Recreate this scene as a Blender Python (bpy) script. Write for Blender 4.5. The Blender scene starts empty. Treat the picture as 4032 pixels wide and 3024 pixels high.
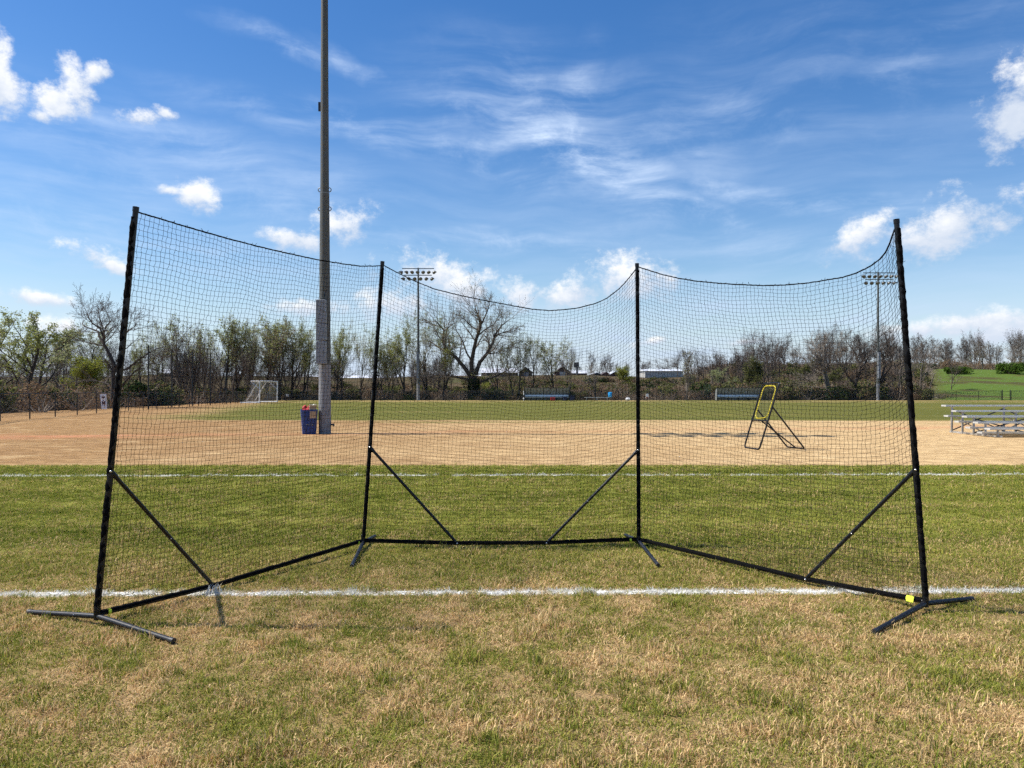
import bpy, math, random
import numpy as np
from mathutils import Vector, Matrix, noise as mnoise

R = math.radians
F, CX, HY, EYE = 2912.0, 2016.0, 1503.0, 1.63     # photo focal length (px), centre column, horizon row, eye height (m)
scn = bpy.context.scene
COL = scn.collection

# ------------------------------------------------------------------ camera
cam = bpy.data.cameras.new('camera')
cam.sensor_width = 36.0
cam.lens = 36.0 * F / 4032.0
cam.clip_start = 0.05
cam.clip_end = 4000
camo = bpy.data.objects.new('camera', cam)
COL.objects.link(camo)
camo.location = (0, 0, EYE)
camo.rotation_euler = (R(90) - math.atan((1512 - HY) / F), 0, 0)
scn.camera = camo

# ------------------------------------------------------------------ node helper
class N:
    """small wrapper to write node graphs as expressions"""
    def __init__(s, nt): s.nt = nt
    def new(s, t, **kw):
        n = s.nt.nodes.new(t)
        for k, v in kw.items(): setattr(n, k, v)
        return n
    def put(s, sock, v):
        if v is None: return
        if isinstance(v, bpy.types.NodeSocket): s.nt.links.new(v, sock)
        else:
            if hasattr(sock, 'default_value'):
                if sock.type == 'RGBA' and len(v) == 3: v = (*v, 1)
                sock.default_value = v
    def m(s, op, a, b=None, c=None, clamp=False):
        n = s.new('ShaderNodeMath', operation=op, use_clamp=clamp)
        s.put(n.inputs[0], a); s.put(n.inputs[1], b); s.put(n.inputs[2], c)
        return n.outputs[0]
    def vm(s, op, a, b=None):
        n = s.new('ShaderNodeVectorMath', operation=op)
        s.put(n.inputs[0], a); s.put(n.inputs[1], b)
        return n.outputs['Value'] if op in ('LENGTH', 'DOT_PRODUCT', 'DISTANCE') else n.outputs['Vector']
    def dot(s, a, k):
        n = s.new('ShaderNodeVectorMath', operation='DOT_PRODUCT'); s.put(n.inputs[0], a); n.inputs[1].default_value = k
        return n.outputs['Value']
    def sep(s, v):
        n = s.new('ShaderNodeSeparateXYZ'); s.put(n.inputs[0], v); return n.outputs
    def comb(s, x, y, z=0.0):
        n = s.new('ShaderNodeCombineXYZ'); s.put(n.inputs[0], x); s.put(n.inputs[1], y); s.put(n.inputs[2], z)
        return n.outputs[0]
    def mapping(s, v, loc=(0,0,0), rot=(0,0,0), scale=(1,1,1), typ='POINT'):
        n = s.new('ShaderNodeMapping', vector_type=typ)
        s.put(n.inputs['Vector'], v); n.inputs['Location'].default_value = loc
        n.inputs['Rotation'].default_value = rot; n.inputs['Scale'].default_value = scale
        return n.outputs[0]
    def noise(s, v, scale, detail=3, rough=.55, dist=0.0, col=False):
        n = s.new('ShaderNodeTexNoise'); s.put(n.inputs['Vector'], v)
        n.inputs['Scale'].default_value = scale; n.inputs['Detail'].default_value = detail
        n.inputs['Roughness'].default_value = rough; n.inputs['Distortion'].default_value = dist
        return n.outputs['Color' if col else 'Fac']
    def ss(s, x, lo, hi, a=0.0, b=1.0):
        n = s.new('ShaderNodeMapRange', interpolation_type='SMOOTHSTEP')
        s.put(n.inputs[0], x); s.put(n.inputs[1], lo); s.put(n.inputs[2], hi); s.put(n.inputs[3], a); s.put(n.inputs[4], b)
        return n.outputs[0]
    def lin(s, x, lo, hi, a=0.0, b=1.0):
        n = s.new('ShaderNodeMapRange', interpolation_type='LINEAR')
        s.put(n.inputs[0], x); s.put(n.inputs[1], lo); s.put(n.inputs[2], hi); s.put(n.inputs[3], a); s.put(n.inputs[4], b)
        return n.outputs[0]
    def mix(s, f, a, b, blend='MIX'):
        n = s.new('ShaderNodeMix', data_type='RGBA', blend_type=blend)
        s.put(n.inputs[0], f); s.put(n.inputs[6], a); s.put(n.inputs[7], b)
        return n.outputs[2]
    def rgb(s, c):
        n = s.new('ShaderNodeRGB'); n.outputs[0].default_value = (*c, 1); return n.outputs[0]
    def pos(s): return s.new('ShaderNodeNewGeometry').outputs['Position']
    def bump(s, h, strength, dist):
        n = s.new('ShaderNodeBump'); s.put(n.inputs['Height'], h)
        n.inputs['Strength'].default_value = strength; n.inputs['Distance'].default_value = dist
        return n.outputs[0]

# ------------------------------------------------------------------ sky, sun, exposure
SUN_EL, SUN_BACK = R(53), R(3)      # sun stands to the left, three degrees beyond square to the view
sun_dir = Vector((-math.cos(SUN_EL) * math.cos(SUN_BACK), math.cos(SUN_EL) * math.sin(SUN_BACK), math.sin(SUN_EL)))
SKY_STRENGTH = 0.082
scn.view_settings.view_transform = 'Standard'
scn.view_settings.look = 'None'
scn.view_settings.exposure = 0.75
scn.view_settings.gamma = 1.0
scn.view_settings.use_curve_mapping = False

world = bpy.data.worlds.new('World')
scn.world = world
world.use_nodes = True
world.cycles.sampling_method = 'NONE'
scn.cycles.max_bounces = 5
scn.cycles.adaptive_threshold = .02
scn.cycles.adaptive_min_samples = 12
scn.cycles.use_denoising = False
scn.cycles.diffuse_bounces = 3
scn.cycles.glossy_bounces = 2
scn.cycles.transparent_max_bounces = 12
wt = world.node_tree
wt.nodes.clear()
w = N(wt)
wout = w.new('ShaderNodeOutputWorld')
wbg = w.new('ShaderNodeBackground')
wbg.inputs['Strength'].default_value = SKY_STRENGTH
wt.links.new(wbg.outputs[0], wout.inputs[0])
sky = w.new('ShaderNodeTexSky', sky_type='NISHITA')
sky.sun_disc = False
sky.sun_elevation = SUN_EL
sky.sun_rotation = math.atan2(sun_dir.x, sun_dir.y)
sky.altitude = 200
sky.air_density = 1.15
sky.dust_density = 0.35
sky.ozone_density = 3.2
hsv = w.new('ShaderNodeHueSaturation')
hsv.inputs['Saturation'].default_value = 1.32
hsv.inputs['Value'].default_value = 1.0
hsv.inputs['Hue'].default_value = .508
wt.links.new(sky.outputs[0], hsv.inputs['Color'])
D = w.new('ShaderNodeTexCoord').outputs['Generated']
dx, dy, dz = w.sep(D)
AZ = w.m('ARCTAN2', dx, dy)
EL = w.m('ARCSINE', dz)
AE = w.comb(AZ, EL, 0.0)
AE1 = w.comb(AZ, EL, 1.0)
def local(a, e, rot, sx, sy, AE1=AE1):
    # coordinates of a direction inside a tilted ellipse centred on azimuth a, elevation e
    c, s_ = math.cos(R(rot)), math.sin(R(rot))
    qx = w.dot(AE1, (c / sx, s_ / sx, -(c * a + s_ * e) / sx))
    qy = w.dot(AE1, (-s_ / sy, c / sy, -(-s_ * a + c * e) / sy))
    r2 = w.m('MULTIPLY_ADD', qx, qx, w.m('MULTIPLY', qy, qy))
    return qy, w.m('SQRT', r2)

def azel(px, py):
    x, z = (px - CX) / F, (HY - py) / F
    return math.atan(x), math.atan2(z, math.hypot(x, 1))

# thin high cloud: long warped streaks inside a few broad regions, and a faint veil everywhere low
warp = w.noise(AE, 3.2, 2, .6, 0.0, col=True)
wv = w.vm('SCALE', w.vm('SUBTRACT', warp, (.5, .5, .5)))
wv.node.inputs['Scale'].default_value = 0.10
AEw = w.vm('ADD', AE, wv)
wbig = w.noise(AE, 5.5, 5, .62, 0.0, col=True)
bx_, by_, _ = w.sep(wbig)
AEB = w.comb(w.m('MULTIPLY_ADD', bx_, .09, w.m('SUBTRACT', AZ, .045)), w.m('MULTIPLY_ADD', by_, .055, w.m('SUBTRACT', EL, .0275)), 1.0)
st1 = w.noise(w.mapping(AEw, rot=(0, 0, R(12)), scale=(2.0, 15, 1)), 1.7, 6, .58, .0)
st2 = w.noise(w.mapping(AEw, rot=(0, 0, R(22)), scale=(4.5, 9, 1)), 2.3, 5, .68, .3)
CIRRUS = [(2180, 520, 520, 180, -14, .8), (2300, 620, 380, 75, -24, 2.1), (2560, 775, 380, 32, -20, 2.0), (1960, 640, 480, 50, -16, 1.0),
          (2230, 410, 90, 150, -28, 1.1), (2060, 400, 130, 110, -20, .9), (2700, 560, 260, 150, -25, .55), (2960, 440, 420, 60, -18, .7), (3450, 330, 420, 60, 24, .55), (3080, 785, 480, 32, -11, 1.2), (2680, 880, 300, 22, -15, .9),
          (1120, 165, 220, 26, -10, 1.0), (1380, 240, 130, 26, -20, 1.0), (1500, 520, 620, 46, -6, 1.1), (1900, 560, 420, 28, -6, 1.1), (1900, 430, 330, 80, 8, .8),
          (1850, 955, 560, 30, -3, 1.2), (700, 600, 800, 80, -8, .7), (900, 780, 700, 60, -4, .7), (300, 900, 700, 90, -3, .7), (2900, 960, 700, 60, -8, .6), (2500, 1280, 1200, 120, 0, .5), (3300, 330, 800, 260, 8, .28)]
cir = None
for px, py, hw, hh, rot, gain in CIRRUS:
    a, e = azel(px, py)
    _, rr = local(a, e, rot, hw / F, 1.25 * hh / F, AEB)
    v = w.ss(rr, 1.75, 0.0, 0, gain)
    cir = v if cir is None else w.m('MAXIMUM', cir, v)
# the rest of the sky dome carries the same kind of streaks
outside = w.m('MULTIPLY', w.ss(w.m('ABSOLUTE', AZ), .72, 1.0), w.ss(w.noise(AE, 1.6, 2), .45, .65, 0, .8))
high = w.m('MULTIPLY', w.ss(EL, .55, .75), w.ss(w.noise(AE, 1.3, 2), .45, .65, 0, .8))
cir = w.m('MAXIMUM', cir, w.m('MAXIMUM', outside, high))
streak = w.m('ADD', w.ss(st1, .36, .78, 0, .52), w.ss(st2, .42, .84, 0, .38))
cirrus = w.m('MULTIPLY', cir, streak)
veil = w.m('ADD', w.m('MULTIPLY', w.ss(EL, .42, .0, 0, .30), w.ss(st1, .3, .75, .3, 1.0)), w.ss(EL, .17, -.02, 0, .62))
thin = w.m('MINIMUM', w.m('ADD', cirrus, veil), .86)

# fair-weather cumulus: (px, py, half width, half height, tilt)
CUMULUS = [(-15, 350, 70, 72, -15), (0, 245, 34, 70, 0), (222, 395, 52, 50, 10), (296, 335, 36, 72, 25), (392, 285, 44, 24, 30),
           (160, 462, 30, 18, 0), (548, 470, 58, 26, 12), (655, 445, 34, 16, -15), (765, 772, 60, 44, 0), (668, 752, 40, 15, 0),
           (372, 1003, 80, 34, -12), (450, 1045, 50, 18, -15), (1345, 888, 106, 54, 14), (1175, 942, 108, 34, -6),
           (165, 1172, 86, 20, -5), (1720, 1080, 185, 70, -6), (1850, 1150, 90, 50, 0), (1560, 1200, 120, 46, 0), (2055, 1165, 80, 50, 10),
           (2300, 1150, 140, 52, 8), (2430, 1100, 150, 76, 12), (2560, 1110, 95, 56, 0), (3740, 885, 185, 78, 14), (3610, 950, 95, 34, 10),
           (3400, 930, 110, 46, 24), (3310, 970, 55, 26, 10), (3990, 430, 80, 118, -10), (4070, 330, 80, 80, 0), (3890, 1265, 230, 36, 5), (4060, 1290, 200, 46, 0),
           (3640, 1300, 55, 22, 0), (1215, 1215, 150, 28, 0), (260, 1290, 85, 30, 0), (2570, 1348, 70, 14, 10), (2955, 1345, 70, 13, 5)]
fine = w.noise(w.mapping(AE, scale=(1, 1.25, 1)), 22, 6, .66, .0)
coarse = w.noise(w.mapping(AE, scale=(1, 1.35, 1)), 7.5, 2, .5, .0)
tex = w.m('ADD', w.m('MULTIPLY', w.m('SUBTRACT', fine, .5), 3.3), w.m('MULTIPLY', w.m('SUBTRACT', coarse, .5), .7))
dens = sumv = sumw = None
for px, py, hw, hh, rot in CUMULUS:
    a, e = azel(px, py)
    qy, rr = local(a, e, rot, 1.46 * hw / F, 1.46 * hh / F)
    di = w.m('SUBTRACT', 1.0, rr)
    wi = w.m('MAXIMUM', w.m('ADD', di, .35), 0.0)
    vi = w.m('MULTIPLY', qy, wi)
    dens = di if dens is None else w.m('MAXIMUM', dens, di)
    sumv = vi if sumv is None else w.m('ADD', sumv, vi)
    sumw = wi if sumw is None else w.m('ADD', sumw, wi)
# scattered cumulus behind and beside the camera too
scat = w.m('MULTIPLY', w.ss(w.m('ABSOLUTE', AZ), .74, .95), w.m('MULTIPLY', w.ss(EL, .0, .08), w.ss(EL, .6, .35)))
scat = w.m('SUBTRACT', w.m('MULTIPLY', scat, w.ss(w.noise(w.mapping(AE, loc=(3, 1, 0), scale=(1, 2, 1)), 4.5, 2), .5, .72, 0, 1.25)), .45)
dens = w.m('MAXIMUM', dens, scat)
dd = w.m('ADD', dens, w.m('MULTIPLY', tex, w.ss(dens, -.8, .1, .25, 1.0)))
cmask = w.ss(dd, -.05, .95)
vloc = w.m('DIVIDE', sumv, w.m('ADD', sumw, .02))
lit = w.ss(w.m('ADD', w.m('ADD', vloc, w.m('MULTIPLY', w.m('SUBTRACT', fine, .5), 2.6)), w.m('MULTIPLY', w.m('SUBTRACT', dx, 0), -.35)), -.55, .95)
ccol = w.mix(lit, (5.0, 5.6, 6.6), (7.9, 7.95, 8.0))
c1 = w.mix(thin, hsv.outputs[0], w.mix(w.ss(EL, .05, .3), (4.5, 5.55, 7.3), (5.6, 6.7, 8.4)))
c2 = w.mix(w.m('MULTIPLY', cmask, .97), c1, ccol)
wt.links.new(c2, wbg.inputs['Color'])

sl = bpy.data.lights.new('sun', 'SUN')
sl.energy = 4.2
sl.angle = R(0.53)
sl.color = (1.0, .95, .87)
so = bpy.data.objects.new('sun', sl)
COL.objects.link(so)
so.rotation_euler = (-sun_dir).to_track_quat('-Z', 'Y').to_euler()
so.location = (0, 0, 40)

# ------------------------------------------------------------------ terrain height and photo-to-place helpers
def sstep(x, a, b):
    t = min(1, max(0, (x - a) / (b - a)))
    return t * t * (3 - 2 * t)
def gz(x, y):
    z = -0.91 * max(0.0, min(1.0, (y - 14) / 86.0))
    if y > 100: z -= .10 * sstep(y, 100, 107)
    if y > 106:
        right = sstep(x, 30, 70)
        top = 4.3 + 1.2 * right
        z += top * ((1 - right) * sstep(y, 108, 232) + right * sstep(y, 104, 200))
        z += .35 * math.sin(x * .06 + 1.3) * sstep(y, 115, 160) + .25 * math.sin(x * .15 + y * .05) * sstep(y, 110, 140)
    if y > 260: z -= 3.5 * sstep(y, 260, 500)
    if x < -32: z -= .5 * sstep(-x, 30, 45) * (1 - sstep(y, 100, 130))
    return z
def P(px, py, d): return Vector(((px - CX) / F * d, d, EYE - (py - HY) / F * d))
def Gp(px, py, dz=0.0):
    d = 10.0
    for _ in range(60):
        x = (px - CX) / F * d
        d += .6 * ((EYE - gz(x, d) - dz) * F / max(8, (py - HY)) - d)
    return Vector(((px - CX) / F * d, d, gz((px - CX) / F * d, d) + dz))
def at(px, d, dz=0.0):
    x = (px - CX) / F * d
    return Vector((x, d, gz(x, d) + dz))

# ------------------------------------------------------------------ materials
def mat(name, col, rough=.6, metal=0.0, var=.0, scale=8.0, bump=0.0, spec=.5, trans=0.0):
    m = bpy.data.materials.new(name); m.use_nodes = True
    nt = m.node_tree; nt.nodes.clear(); n = N(nt)
    out = n.new('ShaderNodeOutputMaterial'); b = n.new('ShaderNodeBsdfPrincipled')
    nt.links.new(b.outputs[0], out.inputs[0])
    b.inputs['Roughness'].default_value = rough; b.inputs['Metallic'].default_value = metal
    b.inputs['Specular IOR Level'].default_value = spec
    b.inputs['Base Color'].default_value = (*col, 1)
    if var:
        p = n.new('ShaderNodeTexCoord').outputs['Object']
        f = n.noise(p, scale, 5, .6)
        lo = tuple(c * (1 - var) for c in col); hi = tuple(min(1, c * (1 + var)) for c in col)
        n.put(b.inputs['Base Color'], n.mix(n.ss(f, .3, .7), lo, hi))
        n.put(b.inputs['Roughness'], n.lin(f, .3, .7, max(.05, rough - .12), min(1, rough + .12)))
        if bump: n.put(b.inputs['Normal'], n.bump(f, .5, bump))
    return m

def leafmat(name, c1, c2, tr=.35):
    m = bpy.data.materials.new(name); m.use_nodes = True
    nt = m.node_tree; nt.nodes.clear(); n = N(nt)
    out = n.new('ShaderNodeOutputMaterial')
    rnd = n.new('ShaderNodeNewGeometry').outputs['Random Per Island']
    c = n.mix(rnd, c1, c2)
    d = n.new('ShaderNodeBsdfDiffuse'); t = n.new('ShaderNodeBsdfTranslucent'); mx = n.new('ShaderNodeMixShader')
    n.put(d.inputs[0], c); n.put(t.inputs[0], c); mx.inputs[0].default_value = tr
    nt.links.new(d.outputs[0], mx.inputs[1]); nt.links.new(t.outputs[0], mx.inputs[2]); nt.links.new(mx.outputs[0], out.inputs[0])
    return m

M = {}
M['black_tube'] = mat('black_tube', (.006, .0065, .008), .36, var=.5, scale=30, spec=.35)
M['black_leg'] = mat('black_leg', (.008, .009, .012), .52, var=.35, scale=25, spec=.4)
M['black_cord'] = mat('black_cord', (.006, .007, .010), .95, spec=.05)
M['black_sleeve'] = mat('black_sleeve', (.004, .004, .0045), .95, var=.5, scale=60, spec=.08)
M['bolt'] = mat('bolt', (.75, .75, .74), .25, 1.0)
M['neon'] = mat('neon_tape', (.72, .86, .05), .6, var=.1, scale=40)
M['galv'] = mat('galvanised_pole', (.075, .08, .072), .65, .0, var=.12, scale=3)
M['galv_dark'] = mat('galvanised_dark', (.20, .22, .225), .55, .2, var=.2, scale=4)
M['concrete'] = mat('concrete_base', (.20, .205, .215), .9, var=.18, scale=6, bump=.004)
M['grey_box'] = mat('grey_steel_box', (.19, .205, .225), .5, .1, var=.1, scale=5)
M['lamp_shell'] = mat('lamp_shell', (.15, .155, .155), .45, .2, var=.2, scale=6)
M['lamp_face'] = mat('lamp_face', (.16, .165, .17), .3, .0)
M['alu'] = mat('aluminium', (.62, .62, .60), .38, .75, var=.12, scale=6)
M['alu_cap'] = mat('aluminium_cap', (.55, .55, .52), .5, .3, var=.1)
M['alu_frame'] = mat('aluminium_frame', (.40, .40, .39), .5, .55, var=.15, scale=6)
M['dark_brace'] = mat('dark_brace', (.07, .07, .075), .6, .3)
M['white_paint'] = mat('white_paint', (.80, .80, .78), .45, var=.06, scale=5)
M['white_net'] = mat('white_net_cord', (.62, .58, .52), .9)
M['blue_bin'] = mat('blue_plastic', (.004, .030, .150), .45, var=.18, scale=5)
M['blue_light'] = mat('blue_barrel', (.02, .33, .72), .4, var=.1)
M['red'] = mat('red_cloth', (.45, .02, .025), .7, var=.2, scale=8)
M['red_bin'] = mat('red_plastic', (.36, .02, .02), .5, var=.2)
M['card'] = mat('cardboard', (.42, .29, .17), .9, var=.15, scale=7)
M['paper'] = mat('paper', (.75, .72, .64), .9, var=.08)
M['black_plastic'] = mat('black_plastic', (.02, .02, .022), .5)
M['navy'] = mat('navy_plastic', (.012, .018, .05), .5)
M['yellow'] = mat('yellow_tube', (.62, .52, .03), .55, var=.1, scale=10)
M['fence'] = mat('fence_black', (.018, .02, .02), .55)
M['banner'] = mat('banner_vinyl', (.62, .62, .64), .6, var=.05, scale=3)
M['emblem'] = mat('emblem_dark', (.02, .018, .025), .7)
M['emblem_maroon'] = mat('emblem_maroon', (.11, .045, .05), .7, var=.2)
M['poly'] = leafmat('smoked_panel', (.34, .35, .33), (.36, .37, .35), .5)
M['barn'] = mat('barn_wall', (.10, .055, .05), .85, var=.3, scale=.6)
M['barn_dark'] = mat('barn_wall_dark', (.07, .065, .06), .85, var=.3, scale=.6)
M['roof_white'] = mat('metal_roof', (.74, .75, .77), .4, .2, var=.06, scale=.4)
M['roof_dark'] = mat('dark_roof', (.09, .065, .06), .7, var=.2, scale=.4)
M['pale_wall'] = mat('pale_siding', (.42, .41, .38), .7, var=.08, scale=.3)
M['grey_door'] = mat('grey_door', (.33, .33, .35), .6)
M['sign_dark'] = mat('sign_back', (.05, .055, .06), .6, var=.2, scale=.6)
M['wood_pole'] = mat('wood_pole', (.10, .085, .07), .9)
M['clay'] = mat('clay', (.42, .16, .08), .95, var=.2, scale=3)

def barkmat(name, c, v=.35):
    return mat(name, c, .95, 0, v, 4.0, .02, .2)
M['bark'] = barkmat('bark', (.060, .050, .042))
M['bark_pale'] = barkmat('bark_pale', (.17, .145, .115))
M['bark_grey'] = barkmat('bark_grey', (.085, .073, .06))
M['twig'] = mat('twig', (.26, .21, .16), .9, var=.25, scale=.7, spec=.2)
M['twig_dark'] = mat('twig_dark', (.105, .084, .068), .9, var=.25, scale=.7, spec=.2)
M['twig_grey'] = mat('twig_grey', (.24, .20, .16), .9, var=.25, scale=.7, spec=.2)
M['leaf_spring'] = leafmat('leaf_spring', (.22, .255, .070), (.34, .36, .13), .45)
M['leaf_pale'] = leafmat('leaf_pale', (.26, .29, .13), (.38, .40, .20), .45)
M['leaf_yellow'] = leafmat('leaf_yellow', (.18, .20, .03), (.28, .29, .06))
M['leaf_bright'] = leafmat('leaf_bright', (.045, .085, .014), (.10, .16, .028))
M['leaf_dark'] = leafmat('leaf_dark', (.018, .032, .014), (.045, .065, .022), .2)
M['leaf_brown'] = leafmat('leaf_brown', (.14, .095, .06), (.24, .165, .10), .25)
M['leaf_olive'] = leafmat('leaf_olive', (.085, .092, .032), (.16, .165, .06), .3)
M['ivy'] = leafmat('ivy', (.012, .026, .010), (.03, .05, .018), .15)

def chainlink_mat(name, cell, wire, col):
    """woven wire seen as what it is: opaque wires, nothing between them"""
    m = bpy.data.materials.new(name); m.use_nodes = True
    nt = m.node_tree; nt.nodes.clear(); n = N(nt)
    out = n.new('ShaderNodeOutputMaterial')
    uv = n.new('ShaderNodeUVMap').outputs[0]
    x, y, _ = n.sep(uv)
    a = n.m('PINGPONG', n.m('ADD', x, y), cell * .7071)
    b = n.m('PINGPONG', n.m('SUBTRACT', x, y), cell * .7071)
    hit = n.m('LESS_THAN', n.m('MINIMUM', a, b), wire)
    p = n.new('ShaderNodeBsdfPrincipled'); n.put(p.inputs['Base Color'], col); p.inputs['Roughness'].default_value = .6
    t = n.new('ShaderNodeBsdfTransparent'); mx = n.new('ShaderNodeMixShader')
    nt.links.new(hit, mx.inputs[0]); nt.links.new(t.outputs[0], mx.inputs[1]); nt.links.new(p.outputs[0], mx.inputs[2])
    nt.links.new(mx.outputs[0], out.inputs[0])
    return m
M['chain'] = chainlink_mat('chain_link', .055, .0046, (.05, .055, .055))
M['netting'] = chainlink_mat('ball_netting', .09, .0024, (.03, .03, .035))
M['goal_net'] = chainlink_mat('goal_netting', .10, .0085, (.60, .56, .50))
M['fine_net'] = chainlink_mat('rebound_netting', .035, .0016, (.02, .02, .022))

# ------------------------------------------------------------------ turf colour, shared by the soil sheet and the blades
LINE1 = (5.70, .012)     # near painted line: y at x = 0, slope
LINE2 = (12.85, .010)
def turf(n, pos, close=False):
    """returns green colour, straw colour, dryness 0..1, red-soil 0..1, white-paint 0..1 at a world position"""
    x, y, z = n.sep(pos)
    p2 = n.comb(x, y, 0.0)
    big = .5 if close else n.noise(p2, .22, 4, .6)
    mid = n.noise(p2, 1.3, 5, .62)
    small = n.noise(p2, 4.5, 4, .65)
    yw = n.m('ADD', y, n.m('MULTIPLY', n.m('SUBTRACT', small, .5), .9))
    yb = yw if close else n.m('ADD', yw, n.m('MULTIPLY', n.m('SUBTRACT', big, .5), 1.4))
    # near verge: straw with green tufts; mown field behind the first line; dormant grass from 14 m to 36 m; far field
    near = n.ss(yw, 6.9, 5.2)
    patch = n.noise(p2, 2.7, 6, .68)
    dry_near = n.ss(n.m('ADD', n.m('MULTIPLY', mid, .35), n.m('MULTIPLY', patch, .65)), .38, .62, .06, .90)
    dry_field = n.m('ADD', n.ss(n.m('ADD', n.m('MULTIPLY', mid, .6), n.m('MULTIPLY', small, .4)), .42, .70, .04, .42), n.m('MULTIPLY', n.ss(yw, 9.5, 6.2), .16))
    dry = n.m('ADD', n.m('MULTIPLY', near, dry_near), n.m('MULTIPLY', n.m('SUBTRACT', 1.0, near), dry_field))
    inband = n.ss(n.m('ADD', y, n.m('MULTIPLY', n.m('SUBTRACT', small, .5), .8)), 14.15, 14.75)
    band = n.noise(n.comb(n.m('MULTIPLY', x, .03), n.m('MULTIPLY', y, 1.1), 0), 1.0, 2, .5)
    g = n.mix(n.ss(band, .35, .65), (.150, .172, .022), (.245, .250, .046))
    g = n.mix(n.m('MULTIPLY', near, .6), g, (.235, .240, .044))
    s = n.mix(n.ss(mid, .3, .7), (.48, .325, .150), (.64, .455, .225))
    s = n.mix(n.m('MULTIPLY', near, n.ss(small, .3, .7)), s, (.66, .485, .250))
    if close:
        clay = 0.0
        dry = n.m('MAXIMUM', dry, inband)
    else:
        # far field boundary: 37 m out, and a left edge that runs along the fence
        ledge = n.m('ADD', n.m('MULTIPLY', n.m('SUBTRACT', y, 37.0), -.235), -19.0)
        farf = n.m('MULTIPLY', n.ss(yb, 34.5, 37.0), n.ss(n.m('SUBTRACT', x, ledge), -2.5, 7.0))
        tanband = n.m('MULTIPLY', inband, n.m('SUBTRACT', 1.0, farf))
        streaks = n.noise(n.comb(n.m('MULTIPLY', x, .05), n.m('MULTIPLY', y, .32), 0), 1.0, 5, .6)
        dry = n.m('ADD', n.m('MULTIPLY', dry, n.m('SUBTRACT', 1.0, tanband)), n.m('MULTIPLY', tanband, n.ss(big, .25, .8, 1.0, .93)))
        fardry = n.m('MULTIPLY', n.ss(yw, 34, 40), n.m('ADD', n.ss(streaks, .55, .72, .0, .4), n.m('MULTIPLY', n.ss(y, 72, 99), n.ss(streaks, .40, .62, .0, .75))))
        dry = n.m('MINIMUM', n.m('ADD', dry, n.m('MULTIPLY', fardry, farf)), 1.0)
        leftg = n.m('MULTIPLY', n.ss(y, 26, 36), n.m('MULTIPLY', n.ss(streaks, .40, .62), n.ss(n.m('SUBTRACT', x, ledge), -5, 4)))
        dry = n.m('MULTIPLY', dry, n.m('SUBTRACT', 1.0, n.m('MULTIPLY', leftg, n.m('MULTIPLY', tanband, .75))))
        # hill side beyond the fence
        hill = n.ss(y, 101.5, 104)
        hv = n.noise(p2, .045, 5, .62)
        rightg = n.m('MULTIPLY', n.ss(n.m('SUBTRACT', x, n.m('MULTIPLY', y, .565)), -2.0, 4.0), n.ss(n.m('ADD', hv, n.ss(y, 112, 135, 0, .04)), .40, .50))
        dryhill = n.m('ADD', n.m('MULTIPLY', n.m('SUBTRACT', 1.0, rightg), n.ss(hv, .30, .62, .25, .80)), n.m('MULTIPLY', rightg, .04))
        dry = n.m('ADD', n.m('MULTIPLY', dry, n.m('SUBTRACT', 1.0, hill)), n.m('MULTIPLY', hill, dryhill))
        # bare red clay patches strung out across the dormant grass
        cy = n.m('SUBTRACT', y, n.m('ADD', 25.9, n.m('MULTIPLY', x, .18)))
        cw = n.m('ADD', cy, n.m('ADD', n.m('MULTIPLY', n.m('SUBTRACT', mid, .5), 2.6), n.m('MULTIPLY', n.m('SUBTRACT', big, .5), 4.0)))
        leftside = n.ss(x, -8.5, -14.5)
        cn = n.noise(n.comb(n.m('MULTIPLY', x, .22), y, 0), 1.1, 4, .65)
        clay = n.m('MULTIPLY', n.ss(n.m('ABSOLUTE', cw), 1.7, .1), n.ss(n.m('ADD', cn, n.m('MULTIPLY', leftside, .10)), .40, .66, .0, .85))
        clay = n.m('MULTIPLY', clay, n.m('ADD', n.ss(x, 11, 14, .55, .75), n.m('MULTIPLY', leftside, .4)))
        clay = n.m('MINIMUM', n.m('MULTIPLY', clay, tanband), .9)
        gfar = n.mix(n.ss(streaks, .35, .62), (.085, .103, .016), (.130, .135, .026))
        g = n.mix(n.ss(y, 20, 36), g, gfar)
        g = n.mix(n.m('MULTIPLY', hill, rightg), g, n.mix(n.ss(mid, .3, .7), (.050, .115, .014), (.095, .165, .026)))
        g = n.mix(n.m('MULTIPLY', hill, n.m('SUBTRACT', 1.0, rightg)), g, (.052, .060, .020))
        sb = n.noise(n.comb(n.m('MULTIPLY', x, .22), n.m('MULTIPLY', y, 1.0), 0), 2.2, 5, .65)
        s = n.mix(tanband, s, n.mix(n.ss(n.m('ADD', x, n.m('MULTIPLY', n.m('SUBTRACT', big, .5), 22)), -13, 9), (.345, .205, .090), (.63, .445, .225)))
        s = n.mix(n.m('MULTIPLY', tanband, n.ss(sb, .50, .72, 0, .6)), s, (.74, .56, .31))
        s = n.mix(n.m('MULTIPLY', tanband, n.ss(sb, .50, .30, 0, .55)), s, (.36, .235, .13))
        sf = n.noise(n.comb(n.m('MULTIPLY', x, 1.1), n.m('MULTIPLY', y, 2.2), 0), 1.9, 6, .75)
        s = n.mix(n.m('MULTIPLY', tanband, n.ss(sf, .42, .62)), n.mix(1, s, (.74, .70, .66), 'MULTIPLY'), n.mix(1, s, (1.16, 1.16, 1.16), 'MULTIPLY'))
        blot = n.noise(n.comb(n.m('MULTIPLY', x, .5), y, 0), .30, 4, .6)
        s = n.mix(n.m('MULTIPLY', tanband, n.ss(blot, .52, .68, 0, .55)), s, n.mix(1, s, (.80, .74, .68), 'MULTIPLY'))
        s = n.mix(n.m('MULTIPLY', farf, .6), s, (.32, .245, .10))
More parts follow.
